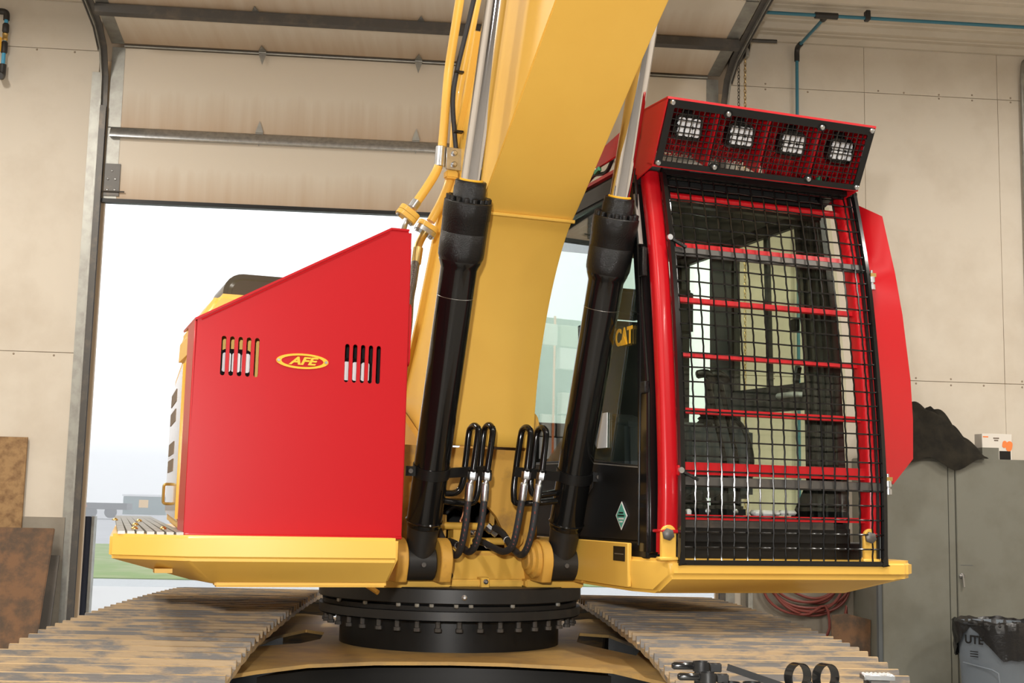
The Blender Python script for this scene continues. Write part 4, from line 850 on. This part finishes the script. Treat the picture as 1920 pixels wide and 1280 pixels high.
# right hand door: divider, mid rail, lower corner
part('window_divider', B().prism([(-.915, 2.10), (-.885, 2.10), (-.855, 2.88), (-.885, 2.88)], 'yz', 1.265, 1.285), 'black_satin', cab)
part('door_rail', B().prism([(-1.33, 2.125), (-1.33, 2.0), (-.58, 2.02), (-.58, 2.135)], 'yz', 1.25, 1.29).bevel(.008, 2), 'black_satin', cab)
part('door_pull', B().tube(fillet([(1.245, -1.22, 2.070), (1.215, -1.20, 2.072), (1.215, -1.06, 2.074), (1.245, -1.04, 2.074)], .03), .013, 10), MATS.get('pull_grey') or mat('pull_grey', (.45, .46, .48), .4), cab, 'pale grey door pull')
part('window_latch', B().bar((1.25, -1.16, 2.13), (1.245, -1.19, 2.20), .02, .03), 'black_satin', cab)
part('door_latch', B().box(1.225, 1.25, -1.20, -1.15, 2.36, 2.42).bevel(.006, 1), 'black_satin', cab)
part('door_corner', B().prism([(-1.26, 1.72), (-1.13, 1.56), (-.98, 1.41), (-1.50, 1.41), (-1.50, 1.72)], 'yz', 1.255, 1.29).bevel(.006, 1), 'black_satin', cab)
part('door_sill', B().box(1.25, 1.295, -1.5, .0, 1.40, 1.47).bevel(.006, 1), 'black_satin', cab)
# panes
part('front_window', B().prism([(-1.575, 1.55), (-1.57, 1.55), (-1.555, 2.1), (-1.50, 2.55), (-1.44, 2.88), (-1.447, 2.88), (-1.507, 2.55), (-1.562, 2.1)], 'yz', .36, 1.24), 'glass', cab, smooth=0)
part('side_window', B().prism([(-1.50, 1.735), (.0, 1.76), (.0, 2.89), (-1.44, 2.89), (-1.50, 2.3)], 'yz', CX_0+.004, CX_0+.009).xf(Matrix(((1, .045, 0, .0675), (0, 1, 0, 0), (0, 0, 1, 0), (0, 0, 0, 1)))), 'glass_side', cab, smooth=0)
part('door_window', B().prism([(-1.24, 1.47), (-.60, 1.47), (-.58, 2.87), (-1.16, 2.87), (-1.24, 2.2)], 'yz', 1.272, 1.277), 'glass', cab, smooth=0)
part('quarter_window', B().prism([(-.36, 1.47), (-.06, 1.47), (-.06, 2.87), (-.34, 2.87)], 'yz', 1.272, 1.277), 'glass', cab, smooth=0)
part('rear_window', B().box(.37, 1.22, .035, .040, 1.98, 2.90), 'glass', cab, smooth=0)
part('window_lettering', B().mesh(text2d('CAT', .098, .0015, 0, .003), on_left(CX_0+.001, -1.345, 2.252) @ Matrix.Diagonal((.86, 1, 1, 1))), 'tag_yellow', cab, 'yellow lettering on the side window')
part('window_emblem', B().mesh(plate2d([[(-.032, -.034), (.030, -.034), (.0, .006)]], .0015), on_left(CX_0-.001, -1.350, 2.252)), 'tag_yellow', cab)
dm = part('diamond_sticker', B().mesh(plate2d([[(0, -.058), (.055, 0), (0, .058), (-.055, 0)]], .002), on_left(CX_0-.004, -1.355, 1.514)), 'white', cab, 'diamond-shaped green and white sticker')
part('sticker_field', B().mesh(plate2d([[(0, -.050), (.046, 0), (0, .050), (-.046, 0)]], .002), on_left(CX_0-.0050, -1.355, 1.514)), 'teal_label', dm)
for dz, w in ((.012, .040), (.0, .060), (-.012, .050), (-.024, .03)): part('sticker_line', B().box(CX_0-.0068, CX_0-.0058, -1.355-w/2, -1.355+w/2, 1.514+dz-.003, 1.514+dz+.003), 'black_satin' if dz > -.005 else 'white', dm)
# inside
st = part('seat', B().box(.58, 1.06, -.75, -.25, 1.72, 1.86).bevel(.05, 3), 'black_matte', cab)
part('seat_back', B().prism([(-.34, 1.80), (-.20, 1.80), (-.10, 2.50), (-.20, 2.52)], 'yz', .60, 1.05).bevel(.04, 3), 'black_matte', cab)
part('head_rest', B().box(.70, .95, -.22, -.12, 2.52, 2.68).bevel(.03, 3), 'black_matte', cab)
part('seat_base', B().box(.62, 1.02, -.70, -.25, 1.42, 1.72).bevel(.02, 2), 'console_grey', cab)
part('console', B().prism([(-1.10, 1.62), (-.45, 1.62), (-.45, 1.95), (-.85, 1.97), (-1.08, 1.92)], 'yz', .44, .60).bevel(.02, 2), 'console_grey', cab)
part('console', B().prism([(-1.02, 1.60), (-.45, 1.62), (-.45, 1.93), (-.85, 1.95), (-1.02, 1.92)], 'yz', .78, 1.12).bevel(.02, 2), 'console_grey', cab, 'blue-grey armrest console')
for x0 in (.715, .775):
    lv = part('travel_lever', B().tube(smooth_path([(x0+.125, -1.24, 1.46), (x0+.105, -1.28, 1.72), (x0+.055, -1.29, 1.92), (x0+.01, -1.30, 2.09)], 5), .0105, 10), 'black_gloss', cab)
    part('lever_grip', B().tube(smooth_path([(x0-.055, -1.31, 2.118), (x0-.01, -1.32, 2.125), (x0+.045, -1.30, 2.10)], 5), [.012]+[.019]*9+[.014], 10), 'black_satin', lv)
jy = part('joystick', B().tube([(.90, -.98, 1.93), (.895, -1.0, 2.03), (.885, -1.02, 2.14)], [.022, .018, .026], 12), 'black_satin', cab)
part('bellows', B().lathe([(.055, 0), (.042, .012), (.050, .02), (.036, .032), (.043, .04), (.028, .055)], (.90, -.98, 1.94), (0, 0, 1), 18), 'black_matte', jy)
part('monitor', B().box(1.05, 1.22, -1.16, -1.11, 2.36, 2.56).bevel(.015, 2) if False else B().box(.93, 1.02, -.62, -.55, 2.40, 2.62).bevel(.015, 2), 'black_satin', cab)
for x in (.66, .79):
    pd = part('pedal', B().box(x-.055, x+.055, -1.42, -1.22, 1.515, 1.565).bevel(.012, 2), 'black_matte', cab)
    part('pedal_arm', B().prism([(-1.44, 1.47), (-1.30, 1.47), (-1.26, 1.60), (-1.34, 1.62)], 'yz', x-.03, x+.03).bevel(.008, 1), 'black_satin', pd)
    part('bolt', B().lathe([(.012, 0), (.012, .01), (.006, .013)], (x-.02, -1.445, 1.54), (0, -1, 0), 10), 'zinc', pd)
part('floor_mat', B().box(.40, 1.22, -1.50, -.75, 1.425, 1.45).bevel(.01, 1), 'rubber', cab)
part('front_sill', B().box(.37, 1.24, -1.60, -1.50, 1.40, 1.50).bevel(.02, 2), 'black_satin', cab)
part('wiper_rail', B().bar((.42, -1.605, 1.50), (1.14, -1.605, 1.50), .014, .05), 'dark_steel', cab)
part('paper', B().box(.86, .98, -1.47, -1.40, 1.525, 1.55).bevel(.01, 1), 'white', cab)
part('paper', B().box(.985, 1.06, -1.47, -1.42, 1.53, 1.552).bevel(.01, 1), 'white', cab)
part('paper', B().box(.52, .545, -1.50, -1.47, 1.515, 1.548).bevel(.008, 1), 'white', cab)
part('side_decal', B().box(CX_0+.013, CX_0+.016, -1.16, -1.06, 1.80, 1.95), 'white', cab)
part('arm_bar', B().tube(smooth_path([(1.00, -1.0, 1.98), (1.06, -1.02, 1.92), (1.09, -1.04, 1.80), (1.08, -1.05, 1.70)], 5), .012, 8), 'black_satin', cab)

# ---- red guard on the cab front ---------------------------------------------------------------------
PG = [(-1.700, 1.335), (-1.700, 1.69), (-1.668, 2.10), (-1.607, 2.55), (-1.515, 2.935)]      # mesh door line (y, z)
PR = [(-1.645, 1.46), (-1.645, 1.69), (-1.610, 2.10), (-1.548, 2.55), (-1.455, 2.935)]       # red posts behind it
def smp(P, n=5): return [(p.y, p.z) for p in smooth_path([(0, *q) for q in P], n)]
PGs, PRs = smp(PG), smp(PR)
def sweep(path, x0, x1, w, r_):
    """rounded rectangular tube from x0 to x1, w deep, following a (y, z) line"""
    bb = B(); pr_ = rrect(x0, x1, -w/2, w/2, r_, 4); rings = []
    for i, p in enumerate(path):
        d = (Vector(path[min(i+1, len(path)-1)])-Vector(path[max(i-1, 0)])).normalized(); n = Vector((-d.y, d.x))
        rings.append([bb.bm.verts.new((q[0], p[0]+n.x*q[1], p[1]+n.y*q[1])) for q in pr_])
    m_ = len(pr_)
    for a_, c_ in zip(rings, rings[1:]):
        for k in range(m_): bb.face([a_[k], a_[(k+1) % m_], c_[(k+1) % m_], c_[k]])
    bb.face(rings[0][::-1]); bb.face(rings[-1]); return bb
rg = part('cab_guard', sweep(PRs, .322, .394, .066, .020), 'red', EX, 'red steel front guard frame of the cab')
part('post', sweep(PRs, 1.262, 1.330, .080, .018), 'red', rg)
for x0, x1 in ((.318, .385), (1.275, 1.33)): part('post_foot', B().box(x0, x1, -1.665, -1.62, 1.37, 1.47).bevel(.008, 2), 'red', rg)
for x0, x1 in ((.314, .398), (1.266, 1.320)): part('post_collar', B().box(x0, x1, -1.695, -1.60, 1.452, 1.466).bevel(.004, 1), 'red', rg)
for z, h in ((2.840, .034), (2.618, .026), (2.388, .020), (2.162, .020), (1.934, .022), (1.706, .048), (1.516, .020)):
    y = lerp_prof(PR, z); tn = Vector((0, y-lerp_prof(PR, z-.05), .05)).normalized()
    bb = B()
    if z > 2.7: bb.tube([(.38, y, z), (1.27, y, z)], h/2, 14)
    else: bb.bar((.38, y, z), (1.27, y, z), .022, h, tn)
    part('guard_bar', bb, 'red', rg)
# side wing plate welded to the right post
wi = [(1.352, lerp_prof(PR, z)-.02, z) for z in (1.71, 1.9, 2.1, 2.3, 2.5, 2.7, 2.90)]
wo = [(1.444, -1.60, 1.671), (1.547, -1.60, 1.782), (1.550, -1.60, 1.95), (1.541, -1.60, 2.12), (1.505, -1.60, 2.40), (1.470, -1.60, 2.58), (1.412, -1.595, 2.827)]
bb = B(); vi = [bb.bm.verts.new(p) for p in wi]; vo = [bb.bm.verts.new(p) for p in wo]; vi2 = [bb.bm.verts.new((p[0], p[1]+.008, p[2])) for p in wi]; vo2 = [bb.bm.verts.new((p[0], p[1]+.008, p[2])) for p in wo]
for i in range(6):
    bb.face([vi[i], vi[i+1], vo[i+1], vo[i]]); bb.face([vi2[i], vo2[i], vo2[i+1], vi2[i+1]]); bb.face([vo[i], vo[i+1], vo2[i+1], vo2[i]]); bb.face([vi[i], vi2[i], vi2[i+1], vi[i+1]])
bb.face([vi[0], vo[0], vo2[0], vi2[0]]); bb.face([vi[-1], vi2[-1], vo2[-1], vo[-1]])
part('side_wing', bb, 'red', rg, 'long red deflector plate beside the cab', smooth=50)
part('weld_bead', B().tube([(p[0]-.004, p[1]-.004, p[2]) for p in wi], .0055, 8), 'red', rg)
part('latch_tab', B().box(.375, .40, -1.705, -1.68, 1.675, 1.715).bevel(.003, 1), 'red', rg)
# light box: shell, dividers, mesh face, lamps
BX0, BX1 = .300, 1.285
side = [(-1.600, 2.925), (-1.735, 3.172), (-1.520, 3.180), (-1.30, 3.12), (-1.30, 2.96), (-1.425, 2.895)]
lb = part('light_box', B().prism([(-1.735, 3.166), (-1.735, 3.176), (-1.50, 3.186), (-1.50, 3.176)], 'yz', BX0, BX1), 'red', EX, 'red lamp box above the cab front')
for x in (BX0, BX1-.006): part('end_plate', B().prism(side, 'yz', x, x+.006).bevel(.0015, 1), 'red', lb)
part('bottom_plate', B().prism([(-1.600, 2.922), (-1.602, 2.930), (-1.555, 2.950), (-1.553, 2.942)], 'yz', BX0, BX1), 'red', lb)
part('back_plate', B().prism([(-1.50, 3.182), (-1.47, 3.182), (-1.40, 3.05), (-1.43, 3.05)], 'yz', BX0, BX1), 'red', lb)
fn = Vector((0, -.879, -.476)); fv = Vector((0, -.476, .879)); FL = .281
MF = Matrix(((1, 0, 0, BX0), (0, fv.y, fn.y, -1.600), (0, fv.z, fn.z, 2.925), (0, 0, 0, 1)))
FWD = BX1-BX0
for ux in (.245, .485, .73): part('divider', B().bar(MF @ Vector((ux, .02, -.07)), MF @ Vector((ux, FL-.015, -.07)), .006, .13, fn), 'red', lb)
exm = B()
for k in range(30):
    u = .03+.56*k/29
    exm.tube([MF @ Vector((u, .02, -.155)), MF @ Vector((u+.05, .115, -.150))], .0022, 4); exm.tube([MF @ Vector((u+.05, .02, -.155)), MF @ Vector((u, .115, -.150))], .0022, 4)
part('expanded_mesh', exm, 'red', lb, kind='stuff')
part('rear_lip', B().prism([(-1.455, 2.915), (-1.44, 2.915), (-1.41, 3.05), (-1.425, 3.05)], 'yz', BX0+.62, BX1), 'red', lb)
frm = [rrect(.006, FWD-.006, .004, FL-.004, .012), rrect(.035, FWD-.035, .026, FL-.036, .006)[::-1]]
ff = part('mesh_frame', B().mesh(plate2d(frm, .008), MF @ Matrix.Translation((0, 0, .006))).bevel(.0015, 1), 'black_satin', lb, 'black bolted frame of the lamp mesh', smooth=0)
for u, v in ((.022, FL-.017), (.278, FL-.032), (.722, FL-.032), (FWD-.022, FL-.017), (.018, .016), (.272, .026), (.722, .026), (FWD-.02, .016)):
    if v in (FL-.032, .026): part('frame_tab', B().mesh(plate2d([rrect(u-.02, u+.02, v-.016, v+.016, .014)], .008), MF @ Matrix.Translation((0, 0, .006))), 'black_satin', ff)
    part('bolt', B().lathe([(.012, 0), (.012, .003), (.0085, .008), (.003, .009)], MF @ Vector((u, v, .010)), fn, 12), 'zinc', ff)
lm = B(); NX, NY = 38, 9
for i in range(1, NX): 
    u = .03+(FWD-.06)*i/NX; lm.tube([MF @ Vector((u, .02+(FL-.05)*j/(2*NY), .004+.0016*(1 if (i+j) % 2 else -1))) for j in range(2*NY+1)], .0025, 5)
for j in range(1, NY):
    v = .02+(FL-.05)*j/NY; lm.tube([MF @ Vector((.03+(FWD-.06)*i/NX, v, .004+.0016*(-1 if (i+j) % 2 else 1))) for i in range(NX+1)], .0025, 5)
part('lamp_mesh', lm, 'black_gloss', lb, 'fine black wire mesh', kind='stuff')
for i, x in enumerate((.462, .708, .958, 1.200)):
    u = x-BX0-.012
    work_light(MF @ Matrix.Translation((u, FL*(.58, .56, .55, .54)[i], -.055)) @ Matrix.Rotation(R(-14), 4, 'X'), .128, .106, lb)
part('wire_loom', B().tube(smooth_path([(1.05, -1.50, 2.98), (1.10, -1.52, 2.95), (1.15, -1.52, 2.96), (1.2, -1.50, 3.0)], 5), .006, 6), 'black_satin', lb)
part('wire_plug', B().box(1.125, 1.14, -1.545, -1.52, 2.955, 2.985), 'green_connector', lb)
# red roof guard along the cab roof
rf = part('roof_guard', B().prism([(-1.50, 3.06), (-.10, 3.02), (-.10, 3.10), (-1.10, 3.13), (-1.50, 3.18)], 'yz', CX_0, CX_0+.012).bevel(.003, 1), 'red', EX, 'red roof guard rails')
part('roof_rail', B().box(CX_0, CX_0+.05, -1.45, -.1, 2.985, 3.00), 'red', rf)
part('roof_rail', B().prism([(-1.46, 2.99), (-.10, 2.99), (-.10, 3.10), (-1.10, 3.12), (-1.46, 3.17)], 'yz', CX_1-.02, CX_1-.008), 'red', rf)
part('roof_wires', B().tube(smooth_path([(CX_0+.01, -.92, 3.015), (CX_0+.01, -1.0, 3.03), (CX_0+.02, -1.10, 3.02), (CX_0+.015, -1.18, 3.06)], 5), .009, 8), 'black_satin', rf)
part('wire_plug', B().bar((CX_0+.0, -1.03, 3.03), (CX_0+.0, -1.075, 3.04), .016, .018), 'green_connector', rf)
part('wire_plug', B().bar((CX_0+.0, -1.00, 3.035), (CX_0+.0, -1.03, 3.05), .010, .010), 'white', rf)

# ---- black mesh door -----------------------------------------------------------------------------
GX0, GX1 = .378, 1.333
def gp_(x, z, off=0.): return Vector((x, lerp_prof(PGs, z)-off, z))
md = part('mesh_door', bandmesh(PGs, .024, GX0, GX0+.024).bevel(.005, 2, 50), 'black_gloss', EX, 'black welded mesh guard door over the windscreen')
part('frame_rail', bandmesh(PGs, .024, GX1-.024, GX1).bevel(.005, 2, 50), 'black_gloss', md)
part('frame_rail', bandmesh([(p[0]+.02, p[1]) for p in PGs], .03, GX1-.040, GX1-.030), 'black_satin', md)
part('frame_rail', B().bar((GX0, -1.700, 1.342), (GX1, -1.700, 1.342), .024, .020).bevel(.004, 2), 'black_gloss', md)
part('frame_rail', B().bar((GX0, -1.518, 2.928), (GX1, -1.518, 2.928), .024, .024).bevel(.004, 2), 'black_gloss', md)
for z, h, mm in ((2.585, .038, 'dark_steel'), (1.655, .036, 'dark_steel')):
    p = gp_(0, z, -.012); part('cross_bar', B().bar((GX0+.02, p.y, z), (GX1-.01, p.y, z), .010, h, (0, lerp_prof(PGs, z+.05)-p.y+.012, .05)).bevel(.003, 1), mm, md)
part('inner_frame', B().tube([(GX0+.035, lerp_prof(PGs, z)+.012, z) for z in (1.9, 2.2, 2.5, 2.7, 2.90)]+[(GX0+.06, -1.50, 2.912), (GX1-.06, -1.50, 2.912)], .006, 8), 'black_gloss', md)
NC, NR = 16, 27
zs = [1.342+(2.928-1.342)*k/(NR*2) for k in range(NR*2+1)]
for i in range(1, NC):
    x = GX0+.012+(GX1-GX0-.024)*i/NC
    part('vertical_wire', B().tube([gp_(x, z, .004*(1 if (i+k//1) % 2 else -1)*(0 if k % 2 else 1)) for k, z in enumerate(zs)], .0036, 6), 'black_gloss', md)
for j in range(1, NR):
    z = zs[2*j]
    part('horizontal_wire', B().tube([gp_(GX0+.012+(GX1-GX0-.024)*i/(2*NC), z, .004*(-1 if (i//2+j*2) % 2 else 1)*(0 if i % 2 else 1)) for i in range(2*NC+1)], .0036, 6), 'black_gloss', md)
for z in (2.545, 1.675):
    p = gp_(GX1+.008, z); hn = part('hinge', B().lathe([(.014, 0), (.014, .022), (.008, .024), (.008, .030), (.014, .032), (.014, .056), (.006, .060), (.006, .085)], p+Vector((0, -.006, -.05)), (0, .05, 1), 14), 'zinc', md)
    part('hinge_pin', B().box(p.x-.012, p.x+.016, p.y-.014, p.y+.012, z+.006, z+.022), 'brass', hn)
for z in (2.635, 1.695):
    p = gp_(GX0+.0, z, .012); part('latch', B().bar(p, p+Vector((.075, -.005, -.035)), .010, .014, (0, -1, 0)), 'black_cast', md)
    part('latch_pivot', B().lathe([(.012, 0), (.012, .012)], p, (0, -1, 0), 10), 'zinc', md)
# ================================================================== bench in front with loose clamps (bottom right)
FB = frame(.55, 2.28, 0); TZ = 1.232
tb_ = thing('work_table', 'steel work table carrying loose black clamps', 'table', (-.05, -.12, 0), FB)
part('table_top', B().box(-.30, .32, -.30, .045, TZ-.03, TZ).bevel(.003, 1), 'galv', tb_, fr=FB)
for x in (-.27, .29):
    for y in (-.27, .015): part('leg', B().box(x-.02, x+.02, y-.02, y+.02, 0, TZ-.03), 'galv', tb_, fr=FB)
def c_ring(bb, c, r_, h, a0, a1, t=.002, n=16):
    P = [(c[0]+q*math.cos(a), c[1]+q*math.sin(a)) for q, rg_ in ((r_, range(n+1)), (r_-t, range(n, -1, -1))) for a in [R(a0+(a1-a0)*k/n) for k in rg_]]
    m_ = len(P); v0 = [bb.bm.verts.new((p[0], p[1], c[2]-h/2)) for p in P]; v1 = [bb.bm.verts.new((p[0], p[1], c[2]+h/2)) for p in P]
    for i in range(n): bb.face([v0[i], v0[i+1], v0[m_-2-i], v0[m_-1-i]]); bb.face([v1[i], v1[m_-1-i], v1[m_-2-i], v1[i+1]])
    for i in range(m_): bb.face([v0[i], v1[i], v1[(i+1) % m_], v0[(i+1) % m_]])
    return bb
def tube_clamp(x, y, z, label, low=True):
    t = thing('tube_clamp', label, 'clamp', (x+.05, y, TZ), FB)
    part('stud', B().lathe([(.004, 0), (.0066, .004), (.0066, .036), (.0060, .038)], (x, y, z), (1, .05, 0), 10), 'black_gloss', t, fr=FB)
    part('cup', c_ring(B(), (x+.052, y, z), .0155, .016, 40, 320), 'black_satin', t, fr=FB)
    part('block', B().box(x+.066, x+.086, y-.007, y+.007, z-.009, z+.006).bevel(.0015, 1), 'black_satin', t, fr=FB)
    part('foot', B().box(x+.04, x+.06, y-.008, y+.008, TZ, z-.006).bevel(.001, 1), 'black_satin', t, fr=FB)
tube_clamp(-.259, .020, 1.2665, 'black tube clamp with a stud, raised behind the other one')
tube_clamp(-.255, -.030, 1.2545, 'black tube clamp with a stud, lower and in front')
for x, y, lab in ((-.165, -.035, 'small black half-round clamp cup beside the tube clamps'), (-.128, -.030, 'small black half-round clamp cup beside the dark angle bar')):
    top('clamp_cup', c_ring(B(), (x, y, TZ+.008), .0165, .016, 20, 340), 'black_satin', lab, 'clamp', FB)
top('angle_bar', B().prism([(0, 0), (.010, 0), (.0105, -.0025), (.0025, -.0025), (.0025, -.011), (0, -.011)], 'yz', 0, .125).xf(Matrix.Translation((-.164, .0, 1.2735)) @ Matrix.Rotation(R(17), 4, 'Y') @ Matrix.Rotation(R(-6), 4, 'Z')), 'black_matte', 'dark angle bar sloping down towards the ring clamps', 'bar', FB)
for x, lab in ((-.044, 'black ring clamp standing on edge beside the angle bar'), (.004, 'black ring clamp standing on edge with a flat strap')):
    bb = c_ring(B(), (0, 0, 0), .0235, .019, 0, 359.9, .0016, 28).xf(Matrix.Translation((x, 0, TZ+.0232)) @ Matrix.Rotation(R(32), 4, 'Z') @ Matrix.Rotation(R(90), 4, 'X'))
    t = thing('ring_clamp', lab, 'clamp', (x, 0, TZ), FB)
    part('band', bb, 'black_gloss', t, fr=FB)
    part('ear', B().box(x+.018, x+.024, -.006, .010, TZ, TZ+.016).bevel(.001, 1), 'black_satin', t, fr=FB)
top('flat_strap', B().prism([(0, 0), (.13, 0), (.13, .003), (.052, .003), (.052, .020), (.049, .020), (.049, .004), (.0, .014)], 'xz', -.008, .010).xf(Matrix.Translation((.027, -.004, TZ))), 'black_satin', 'black flat steel strap with an upturned tab lying on the table', 'strap', FB)
tp_ = thing('tread_plate', 'silver tread plate offcut with raised dimples', 'plate', (.10, .028, TZ), FB)
part('plate', B().box(.074, .128, .012, .044, TZ+.018, TZ+.027).bevel(.001, 1), 'zinc', tp_, fr=FB)
part('spacer', B().box(.08, .12, .018, .040, TZ, TZ+.018), 'dark_steel', tp_, fr=FB)
DM = B().lathe([(.0030, 0), (.0026, .0012), (.0012, .0020)], (0, 0, 0), (0, 0, 1), 8).data('dimple', 'zinc', 60)
for i in range(7):
    for j in range(4): part('dimple', DM, None, tp_, fr=FB @ Matrix.Translation((.079+.0073*i, .016+.0078*j, TZ+.027)))
